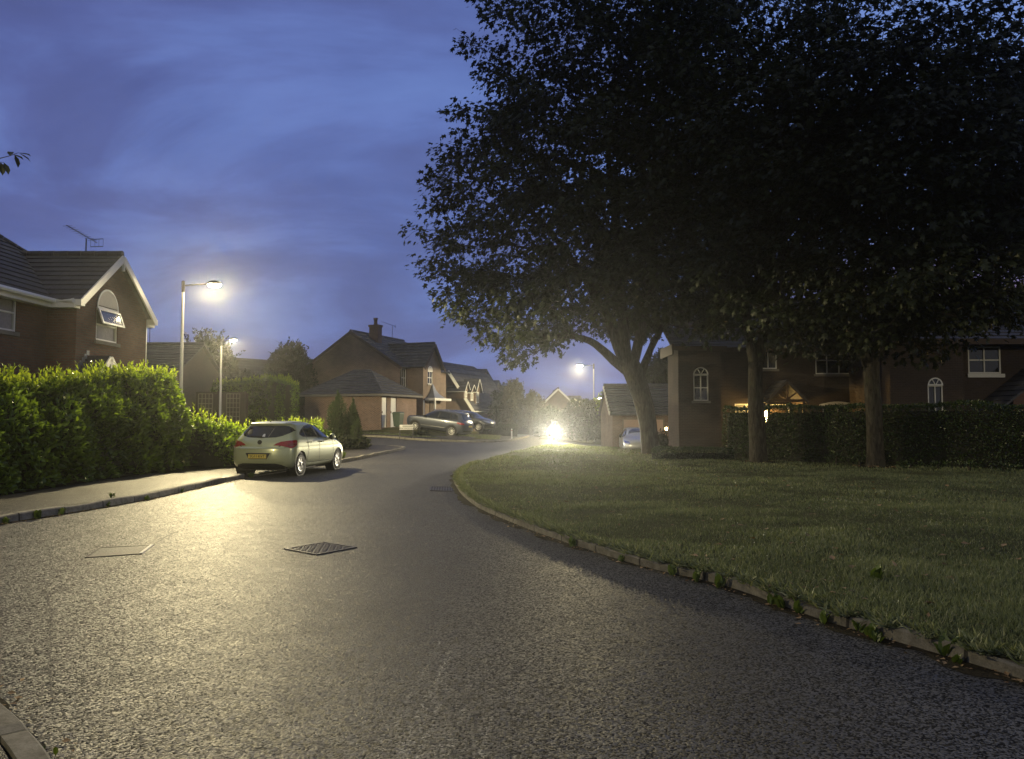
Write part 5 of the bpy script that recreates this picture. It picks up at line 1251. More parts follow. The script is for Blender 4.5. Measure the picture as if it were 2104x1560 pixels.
mb = MB()
for z0, mt in ((.855, 'black'),): mb.box(eb.x - .02, eb.x + .03, -.07, .07, .845, .87)
mb.build('boot_handle', M['black'], car); mb = MB(); mb.box(eb.x - .035, eb.x + .02, -.075, .075, .825, .845); mb.build('handle_lip', paint, body)
mb = MB(); mb.bar((.20, -.02, 1.075), (.235, .36, 1.10), .02, .018); mb.lathe([(.03, 0), (.03, .03)], (.2, 0, 1.07), (-1, 0, .5), 10); mb.build('rear_wiper', M['black'], car)
mb = MB(); mb.tube([(.75, 0, 1.48), (.70, 0, 1.53), (.55, 0, 1.66)], [.02, .008, .003], 6); mb.build('roof_aerial', M['black'], car)
patch(bvh, [(-.10, 1.075), (-.02, 1.075), (-.02, 1.13), (-.05, 1.155), (-.09, 1.14)], 'B', 'window_sticker', M['white'], rwo, .006, .02)
patch(bvh, [(.32, 1.13), (.42, 1.12), (.50, 1.18), (.46, 1.27), (.38, 1.28), (.32, 1.22)], 'B', 'headrest_reflection', pm('reflection_tone', (.09, .085, .07), .7), rwo, .0055, .03)  # reflection painted as a pale headrest-shaped patch on the glass
patch(bvh, strip((-.2, 1.07), (-.26, 1.30), .02), 'B', 'seat_belt', pm('belt', (.2, .19, .17), .7), rwo, .0055, .03)
patch(bvh, [(2.95, -.58), (2.98, 0), (2.95, .58), (2.62, .5), (2.45, .3), (2.42, 0), (2.45, -.3), (2.62, -.5)], 'T', 'windscreen', M['car_glass'], car, .005, .07)
for s_ in (-1, 1): patch(bvh, [(s_ * .55, .66), (s_ * .82, .70), (s_ * .86, .82), (s_ * .6, .78)], 'F', 'headlight', M['chrome'], car, .006)
for a in AX:
    for s_ in (-1, 1): wheel(car, a, s_ * .885, WR, s_, 7)
yaw_ = math.atan2(24.4 - 21.55, -5.42 + 5.92)
head = R(90) - R(9.0)
def place_car(o, contact, local, head, z=0.0, pitch=0.0):
    o.rotation_euler = (0, -pitch, head); m_ = Matrix.Rotation(head, 3, 'Z') @ Matrix.Rotation(-pitch, 3, 'Y')
    w = m_ @ V(local); o.location = (contact[0] - w.x, contact[1] - w.y, z - w.z)
cp_ = G(618, 977)
place_car(car, (cp_.x, cp_.y), (AX[0], -.885, 0), head, .002)

# ---------------------------------------------------------------- other cars
def simple_car(label, rings, axles, wr, mat, dlo, spokes, tails, wide, cuts, rear=None, arch=.4):
    c = empty('parked_car', (0, 0, 0), label, 'car', 'parked cars')
    b, bv = car_body(rings, axles, wr, mat, c, arch, wide)
    for a in axles:
        for s_ in (-1, 1): MB().lathe([(arch - .005, -.02), (arch - .005, .26)], (a, s_ * (wide - .28), wr), (0, s_, 0), 24).build('wheel_well', M['black'], b)
    mb = MB(); mb.box(.4, axles[1] + .5, -.7, .7, rings[0][0] - .04, rings[0][0] + .06); mb.build('underbody', M['black'], b)
    for s_ in 'RL':
        sr = patch(bv, dlo, s_, 'window_surround', M['black'], c, .003, .06)
        for k, q in enumerate(cuts): patch(bv, q, s_, 'side_window', M['car_glass'], sr, .008, .06)
        patch(bv, [(axles[0] + arch, rings[0][0]), (axles[1] - arch, rings[0][0]), (axles[1] - arch, rings[0][0] + .1), (axles[0] + arch, rings[0][0] + .1)], s_, 'sill', M['black'], b, .004, .1)
        hs_ = -1 if s_ == 'R' else 1
        fx_ = dlo[3][0] if len(dlo) > 3 else 2.9
        mb = MB(); mb.lathe([(.015, -.1), (.09, -.08), (.1, 0), (.07, .07), (.01, .1)], (fx_ - .15, hs_ * (wide + .07), dlo[3][1] + .06), (1, 0, 0), 12, 1, .75); mb.bar((fx_ - .12, hs_ * (wide - .1), dlo[3][1] + .0), (fx_ - .15, hs_ * (wide + .02), dlo[3][1] + .04), .05, .05); mb.build('mirror', M['black'], c, smooth=True)
    if rear: patch(bv, rear, 'B', 'rear_window', M['car_glass'], c, .005, .06)
    for s_, yw in ((1, R(45)), (-1, R(-45))): patch(bv, [(h * s_, z) for h, z in tails], 'D', 'tail_light', M['red'], c, .01, .05, yaw=yw)
    for a in axles:
        for s_ in (-1, 1): wheel(c, a, s_ * (wide - .015), wr, s_, spokes, .22, .7)
    return c, bv
grey = pm('grey_paint', (0.09, 0.10, 0.125), 0.32, metal=0.5, var=0.04, coat=0.8)
RS = [(.26, .2, 4.5, .82, .35, .45), (.34, .08, 4.6, .90, .4, .5), (.48, .02, 4.67, .925, .4, .5), (.65, .0, 4.70, .935, .4, .5), (.82, .01, 4.69, .937, .4, .5), (.94, .03, 4.64, .93, .4, .5), (1.0, .05, 4.55, .922, .4, .5), (1.045, .07, 4.35, .91, .4, .55), (1.075, .09, 4.0, .9, .4, .6), (1.1, .11, 3.62, .885, .4, .7),
      (1.16, .15, 3.46, .86, .4, .8), (1.28, .23, 3.26, .815, .4, .8), (1.4, .31, 3.06, .77, .4, .8), (1.5, .37, 2.88, .73, .4, .75), (1.58, .36, 2.7, .695, .4, .7), (1.625, .38, 2.55, .66, .4, .7), (1.655, .7, 2.3, .59, .4, .6), (1.675, 1.1, 2.0, .45, .35, .35), (1.68, 1.3, 1.8, .3, .25, .25)]
dS = [(.55, 1.17), (.62, 1.12), (2.0, 1.09), (3.2, 1.065), (3.15, 1.12), (2.75, 1.38), (2.45, 1.53), (2.2, 1.575), (1.4, 1.575), (.9, 1.53), (.66, 1.42)]
cS = [[(.64, 1.17), (1.12, 1.15), (1.12, 1.51), (.92, 1.49), (.74, 1.4)], [(1.2, 1.14), (2.02, 1.12), (1.94, 1.545), (1.4, 1.545), (1.2, 1.53)], [(2.14, 1.115), (3.02, 1.10), (2.7, 1.36), (2.42, 1.5), (2.06, 1.545)]]
suv, bv = simple_car('grey estate car with roof rails parked nose up the drive by the middle house', RS, (.96, 3.75), .36, grey, dS, 10, [(.62, .86), (.62, .96), (.85, 1.0), (1.08, 1.0), (1.1, .92), (.9, .86)], .925, cS, [(-.6, 1.16), (.6, 1.16), (.66, 1.25), (.58, 1.5), (0, 1.53), (-.58, 1.5), (-.66, 1.25)], .43)
for s_ in (-1, 1): mb = MB(); mb.tube([(.55, s_ * .66, 1.60), (.75, s_ * .62, 1.685), (2.3, s_ * .62, 1.69), (2.6, s_ * .66, 1.60)], .018, 6); mb.build('roof_rail', M['chrome'], suv)
for s_ in 'RL': patch(bv, strip((1.45, .52), (3.3, .52), .03), s_, 'side_trim', M['chrome'], suv, .006, .1)
patch(bv, strip((-.75, .42), (.75, .42), .04), 'B', 'bumper_trim', M['chrome'], suv, .006, .06); patch(bv, [(-.27, .72), (.27, .72), (.27, .83), (-.27, .83)], 'B', 'number_plate', M['plate'], suv, .008, .08)
rwp = P(926, 897, 52.0); place_car(suv, (rwp.x, rwp.y), (.96, .91, 0), R(180 - 22), rwp.z, R(7.0))
dark = pm('dark_paint', (0.03, 0.033, 0.04), 0.25, metal=0.3, var=0.05, coat=0.9)
dH = dlo; cH = [[(1.0, 1.09), (1.2, 1.075), (1.2, 1.28), (1.08, 1.22)], [(1.27, 1.065), (1.98, 1.045), (1.87, 1.385), (1.42, 1.335), (1.27, 1.29)], [(2.10, 1.04), (2.78, 1.01), (2.74, 1.11), (2.5, 1.265), (2.06, 1.385), (1.98, 1.385)]]
dc, bv = simple_car('dark hatchback facing right, parked behind the grey estate car', RG, AX, WR, dark, dH, 9, tl, .90, cH, rw, .365)
patch(bv, [(2.95, -.58), (2.98, 0), (2.95, .58), (2.62, .5), (2.45, .3), (2.42, 0), (2.45, -.3), (2.62, -.5)], 'T', 'windscreen', M['car_glass'], dc, .005, .1)
for s_ in (-1, 1): patch(bv, [(s_ * .55, .66), (s_ * .82, .70), (s_ * .86, .82), (s_ * .6, .78)], 'F', 'headlight', M['chrome'], dc, .006, .06)
fw_ = P(983, 886, 58.5); place_car(dc, (fw_.x, fw_.y), (AX[1], -.88, 0), R(-22), fw_.z, R(-3))
silver = pm('silver_paint', (0.5, 0.52, 0.56), 0.3, metal=0.35, var=0.03, coat=0.8)
sc, bv = simple_car('silver car on the drive before the pink garage door, half hidden by the tree trunk', RG, AX, WR, silver, dH, 7, tl, .90, cH, rw, .365)
patch(bv, [(2.95, -.58), (2.98, 0), (2.95, .58), (2.62, .5), (2.45, .3), (2.42, 0), (2.45, -.3), (2.62, -.5)], 'T', 'windscreen', M['car_glass'], sc, .005, .1)
for s_ in (-1, 1): patch(bv, [(s_ * .55, .66), (s_ * .82, .70), (s_ * .86, .82), (s_ * .6, .78)], 'F', 'headlight', M['chrome'], sc, .006, .06)
place_car(sc, (7.05, 44.8), (0, 0, 0), R(-94), terrain(7.0, 42.0) + .02)

# ---------------------------------------------------------------- motorcycle with its headlamp on
mc_ = P(1141, 914, 45.2); bz_ = terrain(mc_.x, 45.2)
mo = empty('motorcycle', (0, 0, 0), 'motorcycle facing the viewer on the far road with one dazzling headlamp', 'motorcycle')
def tor(x, r=.31, w=.06):
    b = MB(); b.lathe([(r - .1, -w * .6), (r - .05, -w), (r, -w * .6), (r + .01, 0), (r, w * .6), (r - .05, w), (r - .1, w * .6)], (x, 0, r), (0, 1, 0), 28); o = b.build('wheel', M['rubber'], mo, smooth=True)
    b = MB(); b.lathe([(r - .09, -.03), (.05, -.05), (.05, .05), (r - .09, .03)], (x, 0, r), (0, 1, 0), 20); b.build('rim', M['alloy'], o)
tor(0); tor(1.45)
mb = MB()
for s_ in (-1, 1): mb.tube([(1.45, s_ * .1, .31), (1.2, s_ * .1, .9)], .028, 8)
mb.build('fork', M['chrome'], mo)
mb = MB(); mb.lathe([(.02, -.45), (.16, -.35), (.2, 0), (.16, .3), (.05, .42)], (.78, 0, .82), (1, 0, .1), 16, 1, 1.0); mb.build('fuel_tank', dark, mo, smooth=True)
mb = MB(); mb.lathe([(.05, -.3), (.2, -.25), (.23, .1), (.12, .3)], (.72, 0, .48), (1, 0, 0), 12); mb.build('engine', M['dkmetal'], mo)
mb = MB(); mb.hexa([V((-.25, -.1, .72)), V((.5, -.16, .72)), V((.5, .16, .72)), V((-.25, .1, .72))], [V((-.3, -.1, .84)), V((.5, -.13, .80)), V((.5, .13, .80)), V((-.3, .1, .84))]); mb.build('seat', M['black'], mo, bevel=.02)
mb = MB(); mb.tube([(0, .08, .31), (.6, .1, .4)], .03, 6); mb.tube([(0, -.08, .31), (.6, -.1, .4)], .03, 6); mb.tube([(-.1, -.16, .38), (.6, -.16, .36)], .05, 8); mb.build('frame', M['dkmetal'], mo)
mb = MB(); mb.tube([(1.0, -.4, 1.03), (1.12, -.2, 1.06), (1.16, 0, 1.0), (1.12, .2, 1.06), (1.0, .4, 1.03)], .016, 8); mb.build('handlebar', M['dkmetal'], mo)
for s_ in (-1, 1):
    mb = MB(); mb.tube([(1.08, s_ * .26, 1.06), (1.1, s_ * .36, 1.24)], .01, 6); mb.lathe([(.02, -.03), (.07, -.02), (.07, .02), (.03, .04)], (1.1, s_ * .38, 1.27), (1, 0, 0), 12); mb.build('mirror', M['black'], mo)
mb = MB()
for a, b in (((1.26, .2, 1.0), (1.12, .17, 1.46)), ((1.26, -.2, 1.0), (1.12, -.17, 1.46))): mb.bar(a, b, .02, .02)
mb.hexa([V((1.28, -.2, .98)), V((1.30, -.2, .98)), V((1.30, .2, .98)), V((1.28, .2, .98))], [V((1.10, -.17, 1.46)), V((1.12, -.17, 1.46)), V((1.12, .17, 1.46)), V((1.10, .17, 1.46))]); mb.build('windscreen', M['car_glass'], mo)
mb = MB(); mb.lathe([(.05, -.2), (.17, -.05), (.19, .04), (.185, .06)], (1.26, 0, .83), (1, 0, 0), 20); hl_ = mb.build('headlamp', M['chrome'], mo, smooth=True)
mb = MB(); mb.lathe([(.18, .055), (.14, .09), (.01, .10)], (1.26, 0, .83), (1, 0, 0), 20); mb.build('lens', emit_mat('headlamp_glow', (1, .95, .78), 400), hl_, smooth=True)
mb = MB(); mb.hexa([V((1.38, -.09, .5)), V((1.42, -.09, .5)), V((1.42, .09, .5)), V((1.38, .09, .5))], [V((1.36, -.1, .62)), V((1.40, -.1, .62)), V((1.40, .1, .62)), V((1.36, .1, .62))]); mb.build('mudguard', M['chrome'], mo)
mo.rotation_euler = (0, 0, R(-90 - 3)); mo.location = (mc_.x, 46.6, bz_)
l = bpy.data.lights.new('headlamp_beam', 'SPOT'); l.energy = 20000; l.color = (1, .9, .66); l.spot_size = R(44); l.spot_blend = 1.0; l.shadow_soft_size = .08
o = bpy.data.objects.new('headlamp_beam', l); COL.objects.link(o); o.parent = mo; o.location = (1.42, 0, .83); o.rotation_euler = (0, R(-87), 0)
# ================================================================ HEDGES AND SHRUBS
def lump(p, s, seed): return noise.noise((p[0] * s + seed, p[1] * s, p[2] * s))
def hedge(name, label, path, width, zf, hf, n, size, mat, tmpl=T_LAUREL, cat='hedge', group=None, sprigs=0, sprig_h=.35, lumpy=.16, base_gap=.0, tint_mu=.3, side_bias=.5, skip=None, core=True, seed=3, ends=True, core_cut=None, round_=.25, round_at=.82, core_drop=.14):
    """leafy hedge along a centre line (x,y) path; zf ground height, hf(t) height at fraction t"""
    r = np.random.default_rng(seed)
    pts = catmull([V((x, y, 0)) for x, y in path], .25); L = [0.0]
    for a, b in zip(pts, pts[1:]): L.append(L[-1] + (b - a).length)
    tot = L[-1]
    def at(s):
        i = min(len(pts) - 2, max(0, int(np.searchsorted(L, s)) - 1)); a, b = pts[i], pts[i + 1]; d = (b - a).normalized()
        return a.lerp(b, (s - L[i]) / max(1e-6, L[i + 1] - L[i])), V((-d.y, d.x, 0)), d
    mid = at(tot / 2)[0]
    t = empty(name, (mid.x, mid.y, zf(mid.x, mid.y)), label, cat, group)
    P_, D_, N_, S_, C_ = [], [], [], [], []
    hw = width / 2
    for _ in range(n):
        s = tot * r.random(); c, nr, d = at(s); h = hf(s / tot)
        u = r.random(); ar_side, ar_top = h, width
        rs = u * (2 * ar_side + ar_top)
        endf = 1.0
        es = min(s, tot - s)
        if ends and es < hw: endf = math.sqrt(max(0.02, 1 - (1 - es / hw) ** 2))
        if rs < ar_side * 2:
            sg = 1 if r.random() < side_bias else -1; z = h * (base_gap + (1 - base_gap) * r.random() ** .9); o = nr * sg
            f_ = max(0, z / h - round_at) / (1 - round_at); k = 1 - round_ * f_ ** 1.5; o = (o + V((0, 0, round_ * 2.2 * f_))).normalized()
            q = c + nr * (sg * hw * k * endf) + V((0, 0, z))
        else:
            o = V((0, 0, 1)); q = c + nr * ((r.random() * 2 - 1) * hw * (1 - round_) * endf) + V((0, 0, h - (.12 * (1 - endf))))
        g = zf(q.x, q.y)
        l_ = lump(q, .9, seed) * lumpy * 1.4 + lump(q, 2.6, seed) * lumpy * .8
        q = q + o * (l_ - abs(r.normal(0, .05))); q.z = max(.02, q.z) + g
        if skip and skip(q): continue
        dirv = o * .55 + V((r.normal(0, .45), r.normal(0, .45), r.normal(.30, .45))); nrm = o * .8 + V((r.normal(0, .4), r.normal(0, .4), .45 + r.normal(0, .4)))
        P_.append(q); D_.append(dirv); N_.append(nrm); S_.append(size * (.65 + .6 * r.random()))
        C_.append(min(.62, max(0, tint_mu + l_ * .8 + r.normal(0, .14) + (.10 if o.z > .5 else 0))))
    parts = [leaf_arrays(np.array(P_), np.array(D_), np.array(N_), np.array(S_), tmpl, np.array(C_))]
    st = MB()
    if sprigs:
        P2, D2, N2, S2, C2 = [], [], [], [], []
        for _ in range(sprigs):
            s = tot * r.random(); c, nr, d = at(s); h = hf(s / tot); es = min(s, tot - s); endf = math.sqrt(max(0.02, 1 - (1 - es / hw) ** 2)) if es < hw else 1
            o = (r.random() * 2 - 1) * hw * (.95 - round_ * .75) * endf; q = c + nr * o; q.z = h + zf(q.x, q.y) - .08 + lump(V((q.x, q.y, h)), .9, seed) * lumpy
            if skip and skip(q): continue
            ax = V((r.normal(0, .25), r.normal(0, .25), 1)).normalized(); hh = sprig_h * (.35 + .8 * r.random() ** 1.3); k = int(5 + 5 * hh / sprig_h)
            st.tube([q - ax * .1, q + ax * hh], [.006, .003], 4)
            for j in range(k):
                f = (j + .6) / k; a = j * 2.4 + r.random(); out = V((math.cos(a), math.sin(a), 0))
                P2.append(q + ax * (hh * f)); D2.append(out * (1.05 - .75 * f) + ax * (.45 + .7 * f)); N2.append(ax * .9 - out * .5 + V((0, 0, .3))); S2.append(size * (1.0 - .35 * f)); C2.append(min(1, max(.5, .62 + .3 * f + r.normal(0, .1))))
        parts.append(leaf_arrays(np.array(P2), np.array(D2), np.array(N2), np.array(S2), tmpl, np.array(C2)))
    leaf_mesh('foliage', parts, mat, t)
    if core:  # solid dark filler added inside the leaves to stop see-through
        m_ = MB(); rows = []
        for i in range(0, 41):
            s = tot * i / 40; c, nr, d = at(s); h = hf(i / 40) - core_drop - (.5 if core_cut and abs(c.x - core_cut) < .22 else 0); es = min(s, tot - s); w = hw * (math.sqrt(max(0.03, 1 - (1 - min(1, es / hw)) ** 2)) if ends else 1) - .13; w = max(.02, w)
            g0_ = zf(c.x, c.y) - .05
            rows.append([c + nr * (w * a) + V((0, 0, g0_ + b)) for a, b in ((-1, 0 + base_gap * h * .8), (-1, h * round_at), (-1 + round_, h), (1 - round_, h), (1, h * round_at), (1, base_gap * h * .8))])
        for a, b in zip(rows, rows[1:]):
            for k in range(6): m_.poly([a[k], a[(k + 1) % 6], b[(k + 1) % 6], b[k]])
        m_.poly(rows[0][::-1]); m_.poly(rows[-1]); m_.build('dark_core', M['core'], t)
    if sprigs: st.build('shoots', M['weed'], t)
    return t

zs = lambda x, y: terrain(x, y) + .12
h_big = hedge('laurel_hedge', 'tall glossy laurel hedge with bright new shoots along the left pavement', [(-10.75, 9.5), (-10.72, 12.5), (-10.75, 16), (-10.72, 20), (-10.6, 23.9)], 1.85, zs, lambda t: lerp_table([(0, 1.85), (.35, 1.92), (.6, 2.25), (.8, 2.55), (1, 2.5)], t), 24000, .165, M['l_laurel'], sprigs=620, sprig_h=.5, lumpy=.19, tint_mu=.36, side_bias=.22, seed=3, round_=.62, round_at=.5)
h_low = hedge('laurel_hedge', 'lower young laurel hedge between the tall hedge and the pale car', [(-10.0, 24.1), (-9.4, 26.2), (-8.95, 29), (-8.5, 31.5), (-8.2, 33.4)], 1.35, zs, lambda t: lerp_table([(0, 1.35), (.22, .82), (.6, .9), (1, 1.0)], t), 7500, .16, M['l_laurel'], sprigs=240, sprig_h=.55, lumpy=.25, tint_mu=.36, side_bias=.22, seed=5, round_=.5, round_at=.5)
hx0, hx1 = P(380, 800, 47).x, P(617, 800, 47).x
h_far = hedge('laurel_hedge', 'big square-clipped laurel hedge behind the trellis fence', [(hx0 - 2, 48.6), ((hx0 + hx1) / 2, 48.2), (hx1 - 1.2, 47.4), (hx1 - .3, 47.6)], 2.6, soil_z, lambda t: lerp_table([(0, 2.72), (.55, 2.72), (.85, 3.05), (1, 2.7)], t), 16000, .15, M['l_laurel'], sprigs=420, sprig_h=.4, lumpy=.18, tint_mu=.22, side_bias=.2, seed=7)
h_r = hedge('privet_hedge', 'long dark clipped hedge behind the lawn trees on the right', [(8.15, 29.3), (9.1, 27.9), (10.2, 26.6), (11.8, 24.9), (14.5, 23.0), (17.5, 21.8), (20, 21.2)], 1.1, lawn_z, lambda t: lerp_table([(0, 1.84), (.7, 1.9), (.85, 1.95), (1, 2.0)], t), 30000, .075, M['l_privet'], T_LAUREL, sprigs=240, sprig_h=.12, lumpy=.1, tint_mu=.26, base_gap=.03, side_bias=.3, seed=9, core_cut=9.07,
            skip=lambda q: (V((q.x, q.y, q.z)) - P(1574, 851, q.y)).length < .12)
h_box = hedge('box_hedge', 'knee-high dark box hedge in front of the arched window', [(5.0, 27.75), (6.3, 27.7), (7.9, 27.6)], .6, lawn_z, lambda t: .40, 4200, .06, M['l_privet'], lumpy=.05, tint_mu=.12, seed=11)
h_wall = hedge('low_hedge', 'rough low hedge beyond the dark car at the far drive', [(-2.6, 61.5), (-1.0, 60.5), (.4, 60)], .9, bank_z, lambda t: .75, 2200, .12, M['l_dark'], lumpy=.15, tint_mu=.5, seed=12)

def shrub(name, label, c, rad, n, size, mat, tmpl=T_SMALL, cat='shrub', group=None, seed=1, lumpy=.3, trunk=0, tint=.4, core=True, up=.3, shape=None, spikes=0):
    r = np.random.default_rng(seed); c = V(c); rx, ry, rz = rad
    zb = c.z - rz - trunk
    t = empty(name, (c.x, c.y, zb), label, cat, group)
    d = nz(rnd(n)); P_, O_, C_ = [], [], []
    for v in d:
        k = 1 + lumpy * (lump(v, 1.3, seed) * 1.1 + lump(v, 3.1, seed) * .9 + lump(v, 7, seed) * .4)
        rr = k * (1 - .35 * r.random() ** 2.2); s_ = 1.0
        if shape: s_ = shape(v[2])
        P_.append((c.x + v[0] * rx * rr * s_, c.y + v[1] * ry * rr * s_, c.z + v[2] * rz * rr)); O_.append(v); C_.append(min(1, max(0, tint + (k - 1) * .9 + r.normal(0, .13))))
    O_ = np.array(O_); P_ = np.array(P_)
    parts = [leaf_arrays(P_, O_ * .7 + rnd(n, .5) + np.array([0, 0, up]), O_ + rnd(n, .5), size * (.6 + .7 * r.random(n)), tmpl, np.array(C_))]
    if spikes:
        q, dd, cc = [], [], []
        for _ in range(spikes):
            a = r.random() * 6.28; el = r.random() ** .6; v = V((math.cos(a) * (1 - el * .8), math.sin(a) * (1 - el * .8), .35 + el)).normalized()
            b = c + V((v.x * rx, v.y * ry, v.z * rz)) * .9; ax = (v + V((0, 0, .8)) + V(r.normal(0, .25, 3))).normalized(); ln = (rx + rz) * .5 * (.22 + .3 * r.random())
            for j in range(16): f = j / 16; q.append(b + ax * ln * f + V(r.normal(0, .04, 3))); dd.append(ax * .6 + V(r.normal(0, .6, 3))); cc.append(min(1, max(0, tint + r.normal(.05, .15))))
        parts.append(leaf_arrays(np.array(q), np.array(dd), rnd(len(q)) + np.array([0, 0, .5]), size * (.6 + .6 * r.random(len(q))), tmpl, np.array(cc)))
    leaf_mesh('crown', parts, mat, t)
    if core:  # solid dark filler added inside the crown to stop see-through
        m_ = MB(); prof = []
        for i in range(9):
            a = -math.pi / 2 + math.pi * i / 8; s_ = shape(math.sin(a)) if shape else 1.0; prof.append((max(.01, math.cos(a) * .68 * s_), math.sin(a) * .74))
        m_.lathe(prof, (0, 0, 0), n=14); m_.v = [(c.x + p[0] * rx, c.y + p[1] * ry, c.z + p[2] * rz) for p in m_.v]; m_.build('dark_core', M['core'], t)
    m_ = MB(); m_.tube([(c.x, c.y, zb - .1), (c.x, c.y, c.z)], [.04 + .03 * rx, .03], 7); m_.build('trunk', M['bark'], t)
    return t
taper = lambda v: max(.06, (1 - (v + 1) / 2) ** .75 * 1.15) if v > -.55 else .9
def P3(px, py, Y): return P(px, py, Y)
p = P(692, 915, 37.8); shrub('cypress', 'taller dark cypress in front of the brick garage wall', (p.x, p.y, .22 + 1.24), (.44, .44, 1.27), 5200, .13, M['l_cyp'], T_FERN, 'conifer', 'cypresses at the corner', 31, .22, tint=.4, up=1.1, shape=lambda v: max(.08, 1 - max(0, v) ** 2.2 * .75) * (1 if v > -.6 else .95))
p = P(725, 918, 38.3); shrub('cypress', 'slimmer pointed cypress right of the taller one', (p.x, p.y, .2 + 1.1), (.37, .37, 1.17), 4200, .12, M['l_cyp'], T_FERN, 'conifer', 'cypresses at the corner', 32, .22, tint=.4, up=1.1, shape=lambda v: max(.06, 1 - max(0, v + .1) ** 1.5 * .85))
p = P(733, 905, 37.6); shrub('cypress', 'small rounded conifer at the foot of the slimmer cypress', (p.x, p.y, .2 + .62), (.24, .24, .66), 1800, .09, M['l_cyp'], T_FERN, 'conifer', 'cypresses at the corner', 33, .22, tint=.55, up=1.1, shape=lambda v: max(.2, 1 - max(0, v) ** 2 * .6))
for k, (px, Y, rx, rz, lab) in enumerate([(706, 37.0, .55, .38, 'low scrubby shrub under the cypresses on the corner'), (742, 37.5, .42, .3, 'low ragged plant beside the pavement corner'), (668, 36.4, .5, .5, 'dark low shrub behind the pale car bonnet')]):
    p = P(px, 900, Y); shrub('low_shrub', lab, (p.x, p.y, .14 + rz * .8), (rx, .5, rz), 900, .1, M['l_dark'], T_SMALL, 'shrub', None, 35 + k, .4, tint=.45)
p = P(866, 893, 50.5); shrub('low_shrub', 'small dark bush in the bank grass before the estate car', (p.x, p.y, bank_z(p.x, p.y) + .12), (.5, .3, .2), 500, .1, M['l_dark'], seed=39, lumpy=.4)

# trees and bushes in the distance
def far_shrub(px0, px1, py0, py1, Y, name, label, mat, n, size, seed, group=None, **kw):
    a, b = P(px0, py1, Y), P(px1, py0, Y); c = (a + b) / 2
    return shrub(name, label, (c.x, Y, c.z), ((b.x - a.x) / 2, (b.x - a.x) / 2, (b.z - a.z) / 2), n, size, mat, cat='tree' if 'tree' in name else 'shrub', group=group, seed=seed, **kw)
far_shrub(345, 492, 700, 870, 52, 'garden_tree', 'broad dark tree dome between the two left street lamps', M['l_dark'], 9000, .24, 51, spikes=46, lumpy=.18, tint=.2, trunk=.5)
far_shrub(552, 646, 716, 850, 62, 'garden_tree', 'rounded leafy tree left of the middle house gable', M['l_dark'], 7000, .27, 52, spikes=30, lumpy=.3, trunk=.5)
far_shrub(480, 560, 770, 850, 58, 'garden_tree', 'low dark tree below the distant white verge', M['l_dark'], 3500, .26, 53, lumpy=.25)
far_shrub(1008, 1062, 800, 890, 72, 'garden_tree', 'dark bush in front of the last roof of the row', M['l_dark'], 3500, .24, 54, lumpy=.3)
far_shrub(1030, 1082, 788, 885, 70, 'garden_tree', 'tall bronze-leaved bush with upright shoots beyond the estate', M['l_red'], 3600, .25, 55, spikes=26, lumpy=.3)
far_shrub(1072, 1120, 812, 890, 69, 'garden_tree', 'reddish bush left of the dazzling headlamp', M['l_red'], 3000, .24, 56, spikes=18, lumpy=.3)
far_shrub(1150, 1262, 822, 905, 60, 'garden_shrub', 'large clipped round bush behind the headlamp', M['l_dark'], 7000, .2, 57, lumpy=.14, tint=.45)
far_shrub(1098, 1165, 838, 905, 66, 'garden_shrub', 'rounded bush under the distant gable', M['l_dark'], 3500, .2, 58, lumpy=.2, tint=.45)
far_shrub(1228, 1262, 812, 862, 59, 'ivy_bush', 'bright lamp-lit creeper beside the garage roof end', M['l_laurel'], 1500, .2, 59, lumpy=.5, tint=.6, core=False)
far_shrub(1325, 1400, 728, 830, 56, 'garden_tree', 'pale bushy tree top between the garage roof and the dark house', M['l_dark'], 5000, .22, 60, spikes=24, lumpy=.3, tint=.6)
far_shrub(1340, 1380, 885, 930, 40, 'garden_shrub', 'small dark shrub at the drive edge by the orange light', M['l_dark'], 700, .12, 61, lumpy=.3)

# low growth along the foot of the right hedge
for k, (px, py, sz) in enumerate([(1612, 945, .5), (1668, 948, .55), (1718, 952, .5), (1765, 955, .45), (1868, 960, .3), (1925, 962, .3), (1990, 965, .32), (2060, 967, .3)]):
    q = G(px, py, .14); shrub('ground_plant', ['straggly', 'taller straggly', 'arching', 'thin', 'sparse', 'leggy', 'small', 'lowest'][k] + ' pale-leaved plant at the hedge foot, ' + ['just right of the second trunk', 'second right of the second trunk', 'third right of the second trunk', 'left of the third trunk', 'just right of the third trunk', 'second right of the third trunk', 'near the right edge', 'at the right frame edge'][k], (q.x, q.y - .05, lawn_z(q.x, q.y) + sz * .45), (.35, .2, sz * .36), 90, .08, M['l_privet'], T_LAUREL, 'plant', 'plants under the right hedge', 130 + k, .5, tint=.25, core=False)

